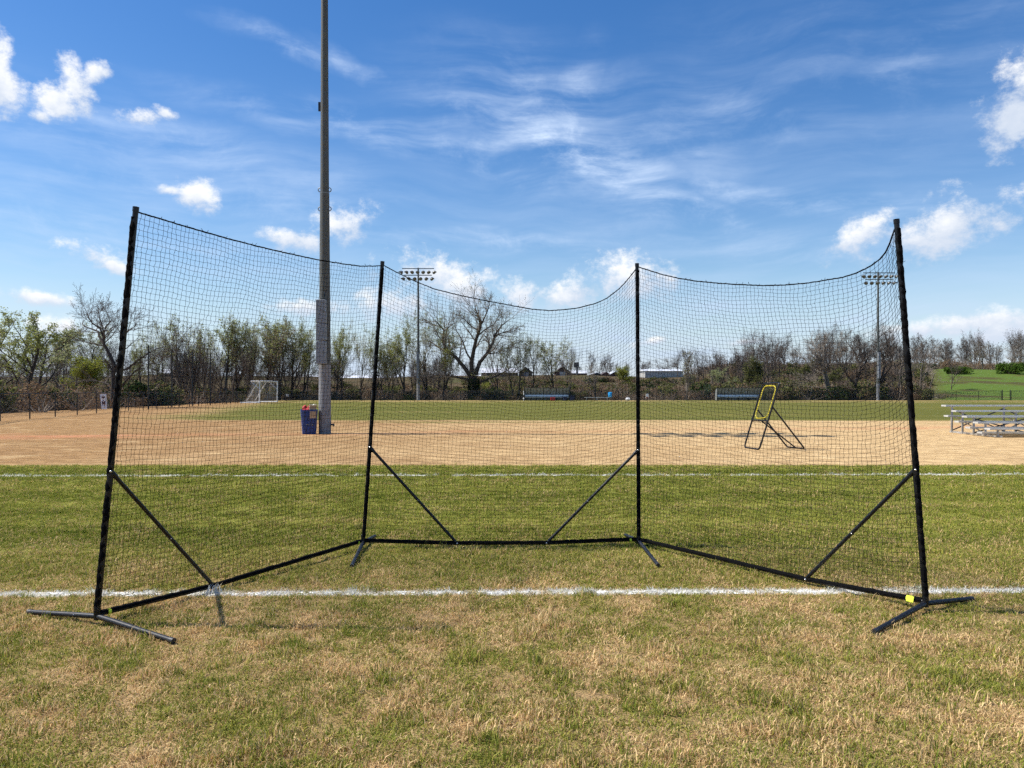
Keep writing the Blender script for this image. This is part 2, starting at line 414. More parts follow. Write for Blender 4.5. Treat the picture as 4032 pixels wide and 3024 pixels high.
        s = n.mix(hill, s, n.mix(n.ss(hv, .4, .6), (.045, .038, .020), (.080, .062, .034)))
    g = n.mix(n.ss(small, .35, .75, 0, .4), g, n.mix(1, g, (1.25, 1.15, 1.3), 'MULTIPLY'))
    # paint lines, worn
    def ln(y0, sl, half, wear, lo, hi):
        c = n.m('ABSOLUTE', n.m('ADD', n.m('SUBTRACT', y, n.m('ADD', y0, n.m('MULTIPLY', x, sl))), n.m('MULTIPLY', n.m('SUBTRACT', small, .5), half * 1.0)))
        wn = n.noise(p2, wear, 4, .7)
        return n.m('MULTIPLY', n.ss(c, half, half * .35), n.ss(wn, lo, hi))
    white = n.m('MAXIMUM', ln(*LINE1, .088, 5.5, .33, .55), ln(*LINE2, .080, 2.2, .36, .54))
    return g, s, dry, clay, white

def soil_material():
    m = bpy.data.materials.new('turf_soil'); m.use_nodes = True
    nt = m.node_tree; nt.nodes.clear(); n = N(nt)
    out = n.new('ShaderNodeOutputMaterial'); b = n.new('ShaderNodeBsdfPrincipled')
    pos = n.pos()
    g, s, dry, clay, white = turf(n, pos)
    grain = n.noise(pos, 38, 4, .75)
    grain2 = n.noise(pos, 9, 5, .7)
    f = n.ss(n.m('ADD', dry, n.m('MULTIPLY', n.m('SUBTRACT', grain, .5), 1.5)), .35, .65)
    c = n.mix(n.m('MAXIMUM', f, n.ss(n.sep(pos)[1], 7.5, 5.6, 0, .75)), g, s)
    c = n.mix(n.m('MULTIPLY', n.ss(grain2, .32, .66), .32), c, n.mix(.5, c, (.20, .13, .075)))
    c = n.mix(n.ss(grain, .62, .38, 0, .40), c, n.mix(.6, c, (.09, .06, .03)))
    th = n.noise(pos, 95, 3, .7)
    c = n.mix(n.m('MULTIPLY', n.ss(n.sep(pos)[1], 9, 6), n.ss(th, .56, .42, 0, .75)), c, (.085, .055, .030))
    c = n.mix(clay, c, (.46, .20, .105))
    c = n.mix(n.m('MULTIPLY', white, .7), c, (.72, .70, .64))
    n.put(b.inputs['Base Color'], c)
    b.inputs['Roughness'].default_value = 1.0
    b.inputs['Specular IOR Level'].default_value = .05
    h = n.m('ADD', n.m('MULTIPLY', grain, .5), grain2)
    n.put(b.inputs['Normal'], n.bump(h, .8, .03))
    nt.links.new(b.outputs[0], out.inputs[0])
    return m
M['soil'] = soil_material()

def blade_material():
    m = bpy.data.materials.new('grass_blade'); m.use_nodes = True
    nt = m.node_tree; nt.nodes.clear(); n = N(nt)
    out = n.new('ShaderNodeOutputMaterial')
    pos = n.pos()
    g, s, dry, clay, white = turf(n, pos, True)
    at_ = n.new('ShaderNodeAttribute', attribute_name='blade')
    rnd, tip, _ = n.sep(at_.outputs['Vector'])
    orand = n.new('ShaderNodeObjectInfo').outputs['Random']
    r2 = n.m('FRACT', n.m('ADD', rnd, orand))
    isdry = n.m('LESS_THAN', r2, dry)
    g2 = n.mix(n.m('FRACT', n.m('MULTIPLY', r2, 7.3)), n.mix(1, g, (.55, .74, .60), 'MULTIPLY'), n.mix(1, g, (1.45, 1.30, 1.40), 'MULTIPLY'))
    s2 = n.mix(n.m('FRACT', n.m('MULTIPLY', r2, 5.7)), n.mix(1, s, (.50, .46, .42), 'MULTIPLY'), n.mix(1, s, (1.34, 1.36, 1.42), 'MULTIPLY'))
    c = n.mix(isdry, g2, s2)
    c = n.mix(n.m('MULTIPLY', n.ss(tip, .4, 1.0), .35), c, n.mix(.6, c, (.42, .40, .20)))
    c = n.mix(1, c, (1.2, 1.2, 1.2), 'MULTIPLY')
    c = n.mix(n.m('MULTIPLY', white, n.m('LESS_THAN', r2, .92)), c, (.80, .79, .74))
    d = n.new('ShaderNodeBsdfDiffuse'); t = n.new('ShaderNodeBsdfTranslucent'); mx = n.new('ShaderNodeMixShader')
    n.put(d.inputs[0], c); n.put(t.inputs[0], c); mx.inputs[0].default_value = .30
    nt.links.new(d.outputs[0], mx.inputs[1]); nt.links.new(t.outputs[0], mx.inputs[2]); nt.links.new(mx.outputs[0], out.inputs[0])
    return m
M['blade'] = blade_material()

# ------------------------------------------------------------------ mesh builder
class MB:
    def __init__(s): s.v = []; s.f = []; s.m = []; s.uv = None
    def tube(s, pts, rad, n=8, cap=True, mi=0):
        pts = [Vector(p) for p in pts]
        if not hasattr(rad, '__len__'): rad = [rad] * len(pts)
        base = len(s.v); k = len(pts)
        ref = None
        for i, p in enumerate(pts):
            t = (pts[min(i + 1, k - 1)] - pts[max(i - 1, 0)])
            if t.length < 1e-9: t = Vector((0, 0, 1))
            t.normalize()
            if ref is None:
                ref = Vector((1, 0, 0)) if abs(t.x) < .8 else Vector((0, 1, 0))
            u = ref - t * ref.dot(t)
            if u.length < 1e-6: u = t.orthogonal()
            u.normalize(); ref = u
            vv = t.cross(u)
            for j in range(n):
                a = 2 * math.pi * j / n
                s.v.append(tuple(p + (u * math.cos(a) + vv * math.sin(a)) * rad[i]))
        for i in range(k - 1):
            for j in range(n):
                a = base + i * n + j; b = base + i * n + (j + 1) % n
                s.f.append((a, b, b + n, a + n)); s.m.append(mi)
        if cap and n > 2:
            s.f.append(tuple(base + j for j in reversed(range(n)))); s.m.append(mi)
            s.f.append(tuple(base + (k - 1) * n + j for j in range(n))); s.m.append(mi)
    def box(s, c, size, rot=None, mi=0, ch=0.0):
        c = Vector(c); hx, hy, hz = (q / 2 for q in size)
        base = len(s.v)
        if ch <= 0:
            co = [(-hx,-hy,-hz),(hx,-hy,-hz),(hx,hy,-hz),(-hx,hy,-hz),(-hx,-hy,hz),(hx,-hy,hz),(hx,hy,hz),(-hx,hy,hz)]
            fs = [(0,3,2,1),(4,5,6,7),(0,1,5,4),(1,2,6,5),(2,3,7,6),(3,0,4,7)]
        else:   # chamfered along the four vertical edges and top/bottom
            k = ch
            ring = [(-hx+k,-hy),(hx-k,-hy),(hx,-hy+k),(hx,hy-k),(hx-k,hy),(-hx+k,hy),(-hx,hy-k),(-hx,-hy+k)]
            sc = [(-hz, 1 - k / max(hx, hy)), (-hz + k, 1), (hz - k, 1), (hz, 1 - k / max(hx, hy))]
            co = [(x * q, y * q, z) for z, q in sc for x, y in ring]
            fs = [tuple(reversed(range(8))), tuple(range(24, 32))]
            for i in range(3):
                for j in range(8):
                    a = i * 8 + j; b = i * 8 + (j + 1) % 8
                    fs.append((a, b, b + 8, a + 8))
        for q in co:
            q = Vector(q)
            if rot is not None: q = rot @ q
            s.v.append(tuple(c + q))
        for f in fs: s.f.append(tuple(base + i for i in f)); s.m.append(mi)
    def bar(s, a, b, wx, wz, mi=0, up=(0, 0, 1)):
        """rectangular bar from a to b"""
        a, b = Vector(a), Vector(b); t = (b - a); L = t.length; t.normalize()
        up = Vector(up)
        if abs(t.dot(up)) > .95: up = Vector((0, 1, 0))
        x = t.cross(up).normalized(); z = x.cross(t)
        s.box((a + b) / 2, (wx, L, wz), Matrix((x, t, z)).transposed(), mi)
    def poly(s, pts, mi=0):
        base = len(s.v)
        s.v += [tuple(p) for p in pts]
        s.f.append(tuple(range(base, base + len(pts)))); s.m.append(mi)
    def prism(s, pts, ext, mi=0):
        """closed outline extruded by vector ext"""
        ext = Vector(ext); n = len(pts); base = len(s.v)
        s.v += [tuple(p) for p in pts] + [tuple(Vector(p) + ext) for p in pts]
        s.f.append(tuple(reversed(range(base, base + n)))); s.m.append(mi)
        s.f.append(tuple(range(base + n, base + 2 * n))); s.m.append(mi)
        for j in range(n):
            a = base + j; b = base + (j + 1) % n
            s.f.append((a, b, b + n, a + n)); s.m.append(mi)
    def lathe(s, c, prof, n=16, mi=0, rot=None):
        base = len(s.v); c = Vector(c)
        for r, z in prof:
            for j in range(n):
                a = 2 * math.pi * j / n
                q = Vector((r * math.cos(a), r * math.sin(a), z))
                if rot is not None: q = rot @ q
                s.v.append(tuple(c + q))
        for i in range(len(prof) - 1):
            for j in range(n):
                a = base + i * n + j; b = base + i * n + (j + 1) % n
                s.f.append((a, b, b + n, a + n)); s.m.append(mi)
        s.f.append(tuple(base + j for j in reversed(range(n)))); s.m.append(mi)
        e = base + (len(prof) - 1) * n
        s.f.append(tuple(e + j for j in range(n))); s.m.append(mi)
    def mesh(s, name, mats, origin=(0, 0, 0), smooth=False):
        me = bpy.data.meshes.new(name)
        o = np.array(origin)
        v = np.array(s.v, dtype=float).reshape(-1, 3) - o
        me.from_pydata(v.tolist(), [], s.f)
        for q in (mats if isinstance(mats, (list, tuple)) else [mats]): me.materials.append(M[q])
        if any(s.m): me.polygons.foreach_set('material_index', s.m)
        if smooth:
            me.polygons.foreach_set('use_smooth', [True] * len(me.polygons)); me.set_sharp_from_angle(angle=R(50))
        if s.uv is not None:
            ul = me.uv_layers.new(name='UVMap')
            flat = []
            for f in s.f:
                for i in f: flat += s.uv[i]
            ul.data.foreach_set('uv', flat)
        me.update()
        return me
    def build(s, name, mats, parent=None, smooth=False):
        origin = parent['_o'] if parent is not None else (0, 0, 0)
        ob = bpy.data.objects.new(name, s.mesh(name, mats, origin, smooth))
        COL.objects.link(ob)
        if parent is not None: ob.parent = parent; ob['_o'] = list(origin)
        return ob

def tag(o, label=None, cat=None, group=None, kind=None):
    if label: o['label'] = label
    if cat: o['category'] = cat
    if group: o['group'] = group
    if kind: o['kind'] = kind
    return o
def thing(name, loc, label, cat, group=None):
    o = bpy.data.objects.new(name, None)
    o.empty_display_size = .2
    COL.objects.link(o)
    o.location = loc; o['_o'] = list(loc)
    return tag(o, label, cat, group)
def copy_tree(o, parent=None):
    c = o.copy(); COL.objects.link(c)
    if parent is not None: c.parent = parent
    for ch in list(o.children): copy_tree(ch, c)
    return c

# ------------------------------------------------------------------ ground
def make_ground():
    xs = sorted(set([round(v, 2) for v in list(np.arange(-40, 40.1, 2.5)) + list(np.arange(-200, 200.1, 10)) + [-1500, -900, -600, -400, -300, 300, 400, 600, 900, 1500]]))
    ys = [-400, -150, -60, -30, -15, -8, -4, -2, 0, 2, 4, 6, 8, 10, 12, 14, 16, 18, 20] + list(range(24, 100, 4)) + list(range(100, 112, 1)) + list(range(112, 270, 4)) + [280, 300, 330, 370, 420, 480, 560, 700, 900, 1200, 1600, 2200]
    b = MB()
    for y in ys:
        for x in xs: b.v.append((x, y, gz(x, y)))
    nx = len(xs)
    for j in range(len(ys) - 1):
        for i in range(nx - 1):
            a = j * nx + i
            b.f.append((a, a + 1, a + nx + 1, a + nx)); b.m.append(0)
    o = b.build('ground', 'soil', smooth=True)
    tag(o, 'flat grass sports ground, mown green near, straw coloured beyond', None, None, 'structure')
make_ground()

# painted lines as thin ragged sheets just above the soil
def paint_material():
    m = bpy.data.materials.new('line_paint'); m.use_nodes = True
    nt = m.node_tree; nt.nodes.clear(); n = N(nt)
    out = n.new('ShaderNodeOutputMaterial'); b = n.new('ShaderNodeBsdfPrincipled')
    b.inputs['Base Color'].default_value = (.78, .77, .73, 1); b.inputs['Roughness'].default_value = .9
    p = n.pos()
    v = n.noise(n.mapping(p, scale=(1, 1, 0)), 14, 4, .7)
    wear = n.noise(n.mapping(p, scale=(1, 1, 0)), 2.2, 3, .6)
    hit = n.m('MULTIPLY', n.m('GREATER_THAN', v, .52), n.m('GREATER_THAN', wear, .42))
    t = n.new('ShaderNodeBsdfTransparent'); mx = n.new('ShaderNodeMixShader')
    nt.links.new(hit, mx.inputs[0]); nt.links.new(t.outputs[0], mx.inputs[1]); nt.links.new(b.outputs[0], mx.inputs[2]); nt.links.new(mx.outputs[0], out.inputs[0])
    return m
M['line_paint'] = paint_material()
def line_strip(y0, sl, half, name, label):
    rnd = random.Random(int(y0 * 10)); b = MB(); k = 120
    for i in range(k + 1):
        x = -14 + 28 * i / k
        for sgn in (-1, 1):
            yy = y0 + sl * x + sgn * half * (.75 + .35 * rnd.random())
            b.v.append((x, yy, gz(x, yy) + .004))
    for i in range(k): b.f.append((2 * i, 2 * i + 2, 2 * i + 3, 2 * i + 1)); b.m.append(0)
    tag(b.build(name, 'line_paint'), label, None, None, 'structure')
line_strip(*LINE1, .055, 'near_field_line', 'worn white painted line on the grass under the backstop')
line_strip(*LINE2, .06, 'far_field_line', 'faint broken white painted line behind the backstop')

# ------------------------------------------------------------------ instanced stuff (geometry nodes)
proto_coll = bpy.data.collections.new('stuff_sources')     # sources only, never linked to the scene
def scatter(name, pts, idx, rot, scl, sources, label, tilt=None):
    coll = bpy.data.collections.new(name + '_sources')
    for i, me in enumerate(sources):
        ob = bpy.data.objects.new('%s_source_%02d' % (name, i), me); coll.objects.link(ob)
    me = bpy.data.meshes.new(name)
    pts = np.asarray(pts, dtype=np.float32)
    me.vertices.add(len(pts)); me.vertices.foreach_set('co', pts.ravel())
    def attr(nm, typ, data, key='value'):
        a = me.attributes.new(nm, typ, 'POINT'); a.data.foreach_set(key, np.asarray(data).ravel())
    attr('idx', 'INT', np.asarray(idx, dtype=np.int32))
    r = np.zeros((len(pts), 3), dtype=np.float32); r[:, 2] = rot
    if tilt is not None: r[:, 0] = tilt[:, 0]; r[:, 1] = tilt[:, 1]
    attr('rot', 'FLOAT_VECTOR', r, 'vector')
    s = np.asarray(scl, dtype=np.float32)
    if s.ndim == 1: s = np.repeat(s[:, None], 3, 1)
    attr('scl', 'FLOAT_VECTOR', s, 'vector')
    ob = bpy.data.objects.new(name, me); COL.objects.link(ob)
    ng = bpy.data.node_groups.new(name + '_nodes', 'GeometryNodeTree')
    ng.interface.new_socket('Geometry', in_out='INPUT', socket_type='NodeSocketGeometry')
    ng.interface.new_socket('Geometry', in_out='OUTPUT', socket_type='NodeSocketGeometry')
    gi = ng.nodes.new('NodeGroupInput'); go = ng.nodes.new('NodeGroupOutput')
    ci = ng.nodes.new('GeometryNodeCollectionInfo'); ci.inputs['Collection'].default_value = coll
    ci.inputs['Separate Children'].default_value = True; ci.inputs['Reset Children'].default_value = True
    ip = ng.nodes.new('GeometryNodeInstanceOnPoints'); ip.inputs['Pick Instance'].default_value = True
    def na(nm, typ):
        a = ng.nodes.new('GeometryNodeInputNamedAttribute'); a.data_type = typ; a.inputs['Name'].default_value = nm
        return a.outputs['Attribute']
    L = ng.links.new
    L(gi.outputs[0], ip.inputs['Points']); L(ci.outputs[0], ip.inputs['Instance'])
    L(na('idx', 'INT'), ip.inputs['Instance Index']); L(na('scl', 'FLOAT_VECTOR'), ip.inputs['Scale'])
    er = ng.nodes.new('FunctionNodeEulerToRotation'); L(na('rot', 'FLOAT_VECTOR'), er.inputs[0]); L(er.outputs[0], ip.inputs['Rotation'])
    L(ip.outputs[0], go.inputs[0])
    md = ob.modifiers.new('scatter', 'NODES'); md.node_group = ng
    return tag(ob, label, None, None, 'stuff')

def grass_clump(seed, nb, rad, h0, h1, width, lean):
    rnd = random.Random(seed); v = []; f = []; at_ = []
    for i in range(nb):
        a = rnd.random() * 6.283; q = rad * math.sqrt(rnd.random())
        px, py = q * math.cos(a), q * math.sin(a)
        h = h0 + (h1 - h0) * rnd.random() ** 1.4
        az = rnd.random() * 6.283; le = lean * (.25 + rnd.random()) * h
        lx, ly = math.cos(az) * le, math.sin(az) * le
        wa = rnd.random() * 3.14; wx, wy = math.cos(wa) * width * .5, math.sin(wa) * width * .5
        r = rnd.random(); b = len(v)
        v += [(px - wx, py - wy, -.004), (px + wx, py + wy, -.004),
              (px - wx * .8 + lx * .35, py - wy * .8 + ly * .35, h * .58), (px + wx * .8 + lx * .35, py + wy * .8 + ly * .35, h * .58),
              (px + lx, py + ly, h * (1 - .35 * min(1, lean * .5)))]
        at_ += [(r, 0, 0), (r, 0, 0), (r, .55, 0), (r, .55, 0), (r, 1, 0)]
        f += [(b, b + 1, b + 3, b + 2), (b + 2, b + 3, b + 4)]
    me = bpy.data.meshes.new('grass_clump')
    me.from_pydata(v, [], f); me.materials.append(M['blade'])
    a = me.attributes.new('blade', 'FLOAT_VECTOR', 'POINT'); a.data.foreach_set('vector', np.array(at_, dtype=np.float32).ravel())
    return me

def make_grass():
    rg = np.random.default_rng(11)
    src = [grass_clump(i, 26, .055, .009, .030, .0045, 1.5) for i in range(4)]            # short, lying mat
    src += [grass_clump(20 + i, 22, .045, .015, .046, .0042, .8) for i in range(4)]       # upright tufts
    src += [grass_clump(40 + i, 16, .030, .028, .070, .0040, .6) for i in range(2)]      # taller tufts
    P_, I_, S_ = [], [], []
    y = 2.6
    while y < 14.2:
        dy = .25
        half = (y + dy) * .70 + 1.2
        per = 640 if y < 5 else 640 * (5 / y) ** 1.45
        k = int(per * dy * 2 * half)
        xx = rg.uniform(-half, half, k); yy = rg.uniform(y, y + dy, k)
        P_.append(np.stack([xx, yy, np.zeros(k)], 1))
        grow = 1.0 if y < 5 else (y / 5) ** .55
        near = yy < 6.0
        pick = np.where(rg.random(k) < np.where(near, .66, .45), rg.integers(0, 4, k), np.where(rg.random(k) < .9, rg.integers(4, 8, k), rg.integers(8, 10, k)))
        if y > 14.1: pick = rg.integers(0, 4, k)
        I_.append(pick)
        sc = rg.uniform(.75, 1.25, k) * grow
        S_.append(np.stack([sc, sc, .80 * sc / grow ** .6], 1))
        y += dy
    # loose taller tufts gathered in patches
    for _ in range(620):
        yc = 2.8 + 10 * rg.random() ** 1.6; xc = rg.uniform(-1, 1) * (yc * .72 + .6)
        k = int(rg.integers(5, 16))
        pp = rg.normal(0, .07, (k, 2)) + (xc, yc)
        P_.append(np.c_[pp, np.zeros(k)]); I_.append(rg.integers(4, 10, k)); sc = rg.uniform(.8, 1.45, k); S_.append(np.stack([sc] * 3, 1))
    pts = np.concatenate(P_); idx = np.concatenate(I_); scl = np.concatenate(S_)
    tilt = rg.normal(0, .12, (len(pts), 2))
    scatter('grass', pts, idx, rg.uniform(0, 6.28, len(pts)), scl, src, 'short patchy grass blades, part green and part straw', tilt)
make_grass()

# ------------------------------------------------------------------ the backstop net
def make_backstop():
    J = .07
    def jt(px, py): d = F * (EYE - J) / (py - HY); return Vector(((px - CX) / F * d, d, J))
    base = [jt(381, 2420), jt(1430, 2130), jt(2515, 2125), jt(3645, 2370)]
    top = [P(536, 822, base[0].y), P(1506, 1034, base[1].y), P(2508, 1042, base[2].y), P(3529, 870, base[3].y)]
    t = thing('backstop_net', (0.0, 6.4, 0.0), 'large black three-panel sports backstop net on a tube frame', 'backstop net')
    rnd = random.Random(5)
    NEXT = []
    for i in range(4):
        b = MB(); A, B = base[i], top[i]
        n = 14
        b.tube([A.lerp(B, k / n) for k in range(n + 1)], .0180, 12)
        ax = (B - A).normalized()
        b.tube([B - ax * .02, B + ax * .012], .0205, 12)
        for fr in (.33, .66):
            q = A.lerp(B, fr); b.tube([q - ax * .05, q + ax * .05], .0195, 12)
        post = b.build('post', 'black_tube', t, True)
        # net edge gathered and laced round the post
        s = MB(); k = 110
        pts = []; rad = []
        for j in range(k + 1):
            q = A.lerp(B, .015 + .965 * j / k)
            side = (1 if i in (1, 2) else (-1 if i == 0 else 1))
            off = (.002 + .004 * rnd.random()) * (1 if i in (0, 3) else .45)
            pts.append(q + Vector((side * off, -.001 + .004 * rnd.uniform(-1, 1), 0)))
            rad.append((.0190 + .0034 * rnd.random()) if i in (0, 3) else (.0186 + .0018 * rnd.random()))
        s.tube(pts, rad, 9)
        for j in range(34):
            q = A.lerp(B, rnd.uniform(.02, .98)); an = rnd.uniform(0, 6.28)
            dirv = Vector((math.cos(an), math.sin(an), rnd.uniform(-.6, .6)))
            s.tube([q + dirv * .02, q + dirv * (.03 + .022 * rnd.random()) + Vector((0, 0, rnd.uniform(-.01, .01)))], .0016, 4)
        s.build('net_sleeve', 'black_sleeve', post)
    # rails, kinked where the braces meet them
    def on_wing(A, B, px, py):
        k = (px - CX) / F
        u = (k * A.y - A.x) / ((B.x - A.x) - k * (B.y - A.y))
        q = A.lerp(B, u); q.z = EYE - (py - HY) / F * q.y
        return q
    brs = [(0, 1, (840, 2322), 0, (436, 1856)), (1, 2, (1800, 2146), 1, (1453, 1760)), (1, 2, (2152, 2146), 2, (2506, 1772)), (2, 3, (3172, 2288), 3, (3590, 1850))]
    foot = [on_wing(base[a], base[b], *p) for a, b, p, _, _ in brs]
    for q in foot: q.z = max(q.z, .040)
    rails = [[base[0], foot[0], base[1]], [base[1], foot[1], foot[2], base[2]], [base[2], foot[3], base[3]]]
    for r_ in rails:
        b = MB(); b.tube(r_, .0165, 12); rail = b.build('bottom_rail', 'black_tube', t, True)
        s = MB(); pts = []; rad = []
        for a, c in zip(r_[:-1], r_[1:]):
            for j in range(40):
                q = a.lerp(c, j / 40); pts.append(q + Vector((0, 0, .004 + .004 * rnd.random()))); rad.append(.0172 + .0026 * rnd.random())
        s.tube(pts, rad, 8); s.build('net_sleeve', 'black_sleeve', rail)
    def bolt(q, par, r=.0085):
        b = MB(); d = (Vector((0, 0, EYE)) - q).normalized()
        rot = d.to_track_quat('Z', 'Y').to_matrix()
        b.lathe(q, [(r * .95, -.006), (r, 0), (r * .6, .005), (r * .1, .006)], 10, 0, rot)
        b.build('bolt', 'bolt', par, True)
    toward = lambda q, k: q + (Vector((0, 0, EYE)) - q).normalized() * k
    for i, (a, b_, p, pi, tp) in enumerate(brs):
        A, B = base[pi], top[pi]
        z = EYE - (tp[1] - HY) / F * A.y
        q = A.lerp(B, (z - A.z) / (B.z - A.z))
        b = MB()
        dv = (foot[i] - q).normalized()
        b.tube([q + dv * .0, foot[i] - dv * .03, foot[i]], [.0140, .0140, .0135], 10)
        b.tube([q - dv * .01, q + dv * .06], .0175, 10)
        br = b.build('brace', 'black_tube', t, True)
        bolt(toward(q, .023), br); bolt(toward(foot[i], .021), br)
        bolt(toward(q.lerp(foot[i], .55), .015), br, .006)
    # splayed feet
    legs = [(0, (112, 2410)), (0, (680, 2524)), (1, (1384, 2230)), (2, (2592, 2226)), (3, (3828, 2358)), (3, (3444, 2488))]
    for i, (px, py) in legs:
        d = F * (EYE - .022) / (py - HY); e = Vector(((px - CX) / F * d, d, .022))
        b = MB(); A = base[i] + Vector((0, 0, -.012))
        m_ = A.lerp(e, .5)
        b.tube([A, A.lerp(e, .49)], .0180, 12); b.tube([A.lerp(e, .485), e], .0165, 12)
        lg = b.build('leg', 'black_leg', t, True)
        c = MB(); dv = (e - A).normalized(); c.tube([e - dv * .03, e + dv * .006], .0182, 12); c.build('end_cap', 'black_plastic', lg, True)
        bolt(toward(A.lerp(e, .33), .0185), lg, .007); bolt(toward(A.lerp(e, .72), .017), lg, .006)
    for i, (dx_, dy_) in ((1, (.03, .45)), (2, (-.063, .45))):      # feet that run away behind the middle posts
        b = MB(); A = base[i] + Vector((0, 0, -.012)); e = Vector((A.x + dx_, A.y + dy_, .022))
        b.tube([A, e], .0170, 12); b.build('leg', 'black_leg', t, True)
    for q in base:
        b = MB(); b.tube([q + Vector((0, 0, -.035)), q + Vector((0, 0, .06))], .0215, 12); b.build('corner_socket', 'black_tube', t, True)
    # neon tape flags
    b = MB(); c = base[3].lerp(foot[3], .115)
    dv = (foot[3] - base[3]).normalized(); q = toward(c, .028)
    u = Vector((dv.x, dv.y, dv.z)); n_ = (Vector((0, 0, EYE)) - q).normalized(); v_ = n_.cross(u).normalized()
    b.prism([q - u * .026 - v_ * .02, q + u * .022 - v_ * .022, q + u * .025 + v_ * .018, q - u * .022 + v_ * .022], n_ * .003)
    b.tube([c - u * .02, c + u * .02], .024, 10)
    b.build('tape_flag', 'neon', t)
    for j, k in ((0, 1), (1, 0), (2, 1)):
        b = MB(); c = base[j].lerp(base[k], .03); dv = (base[k] - base[j]).normalized()
        b.tube([c - dv * .010, c + dv * .010], .0205, 10); b.build('tape_flag', 'neon', t)
    # nets: Coons patches between post, rail, post and sagging head rope
    tops_px = [[(300,459),(340,471),(420,495),(490,515),(560,533),(620,547),(690,562),(740,570),(780,575),(805,575),(822,571)],
               [(830,571),(845,582),(860,590),(900,609),(940,625),(985,636),(1030,646),(1110,661),(1150,668),(1185,671),(1220,669),(1250,665),(1285,656),(1310,645),(1335,626),(1350,611),(1363,595),(1372,578)],
               [(1380,575),(1405,585),(1430,593),(1465,601),(1500,607),(1550,612),(1600,615),(1650,617),(1690,616),(1740,612),(1780,606),(1820,599),(1850,590),(1880,575),(1900,560),(1913,545),(1922,525),(1928,506),(1932,490)]]
    SC = 4032 / 2212
    for pi in range(3):
        A0, A1, B0, B1 = base[pi], base[pi + 1], top[pi], top[pi + 1]
        pr = tops_px[pi]; n0 = len(pr)
        dist = [0]
        curve = []
        for i, (a, b_) in enumerate(pr):
            px, py = a * SC, b_ * SC
            k = (px - CX) / F
            den = (B1.x - B0.x) - k * (B1.y - B0.y)
            u = (k * B0.y - B0.x) / den; u = min(1, max(0, u))
            d = B0.y + (B1.y - B0.y) * u + (.05 * math.sin(math.pi * u))
            curve.append(P(px, py, d))
        curve[0] = B0 + Vector((0, 0, -.02)); curve[-1] = B1 + Vector((0, 0, -.03))
        for a, b_ in zip(curve[:-1], curve[1:]): dist.append(dist[-1] + (b_ - a).length)
        tot = dist[-1]
        def topc(u):
            s_ = u * tot
            for i in range(len(dist) - 1):
                if s_ <= dist[i + 1] or i == len(dist) - 2:
                    return curve[i].lerp(curve[i + 1], (s_ - dist[i]) / (dist[i + 1] - dist[i] + 1e-9))
        rl = rails[pi]
        rd = [0]
        for a, b_ in zip(rl[:-1], rl[1:]): rd.append(rd[-1] + (b_ - a).length)
        def botc(u):
            s_ = u * rd[-1]
            for i in range(len(rd) - 1):
                if s_ <= rd[i + 1] or i == len(rd) - 2:
                    return rl[i].lerp(rl[i + 1], (s_ - rd[i]) / (rd[i + 1] - rd[i])) + Vector((0, 0, .015))
        NU, NV = 72, 72
        nrm = (A1 - A0).cross(Vector((0, 0, 1))).normalized()
        if nrm.y < 0: nrm = -nrm
        tc = [topc(i / NU) for i in range(NU + 1)]; bc = [botc(i / NU) for i in range(NU + 1)]
        slack = .012
        K = {}
        import_rand = random.Random(31 + pi)
        colj = [import_rand.uniform(-1, 1) for _ in range(NU + 1)]
        for i in range(NU + 1):
            u = i / NU
            for j in range(NV + 1):
                v = j / NV
                ve = v ** 1.25                      # the sag dies out towards the rail
                lin_v = bc[i].lerp(tc[i], v)
                left = A0.lerp(B0, v); right = A1.lerp(B1, v)
                lin_u = left.lerp(right, u)
                corner = A0.lerp(A1, u).lerp(B0.lerp(B1, u), v)
                q = lin_v + lin_u - corner
                bulge = math.sin(math.pi * u) * math.sin(math.pi * min(1, v * 1.05)) * .10
                q = q + nrm * bulge
                if 0 < i < NU and 0 < j < NV:
                    e = (A1 - A0).normalized()
                    q = q + e * (import_rand.uniform(-1, 1) * .0056) + Vector((0, 0, import_rand.uniform(-1, 1) * .0030)) + nrm * import_rand.uniform(-1, 1) * .004
                    wv_ = mnoise.noise_vector((u * 5 + 7 * pi, v * 5, .3)) * min(1, 8 * min(u, 1 - u)) * min(1, 8 * v, 6 * (1 - v))
                    q = q + e * wv_.x * .020 + Vector((0, 0, wv_.y * .018)) + nrm * wv_.z * .03
                    q.z -= .010 * math.sin(math.pi * u) * math.sin(u * 23 + j * .35) * (v)
                K[i, j] = q
        e = (A1 - A0).normalized()
        V = []; Fc = []
        def strand(pts, r):
            b0 = len(V)
            k = len(pts)
            for a in range(k):
                t_ = pts[min(a + 1, k - 1)] - pts[max(a - 1, 0)]
                x_ = t_.cross(nrm)
                if x_.length < 1e-9: x_ = e.copy()
                x_.normalize()
                p_ = pts[a]
                V.append(p_ + x_ * r); V.append(p_ - x_ * .5 * r + nrm * .87 * r); V.append(p_ - x_ * .5 * r - nrm * .87 * r)
            for a in range(k - 1):
                for c in range(3):
                    m0 = b0 + a * 3 + c; m1 = b0 + a * 3 + (c + 1) % 3
                    Fc.append((m0, m1, m1 + 3, m0 + 3))
        for j in range(1, NV):
            strand([K[i, j] for i in range(NU + 1)], .00130)
        for i in range(1, NU):
            pts = []
            for j in range(NV + 1):
                pts.append(K[i, j])
                if j < NV:
                    mid = (K[i, j] + K[i, j + 1]) * .5
                    pts.append(mid + e * (import_rand.uniform(-1, 1) * .0045) + nrm * import_rand.uniform(-1, 1) * .003)
            strand(pts, .00130)
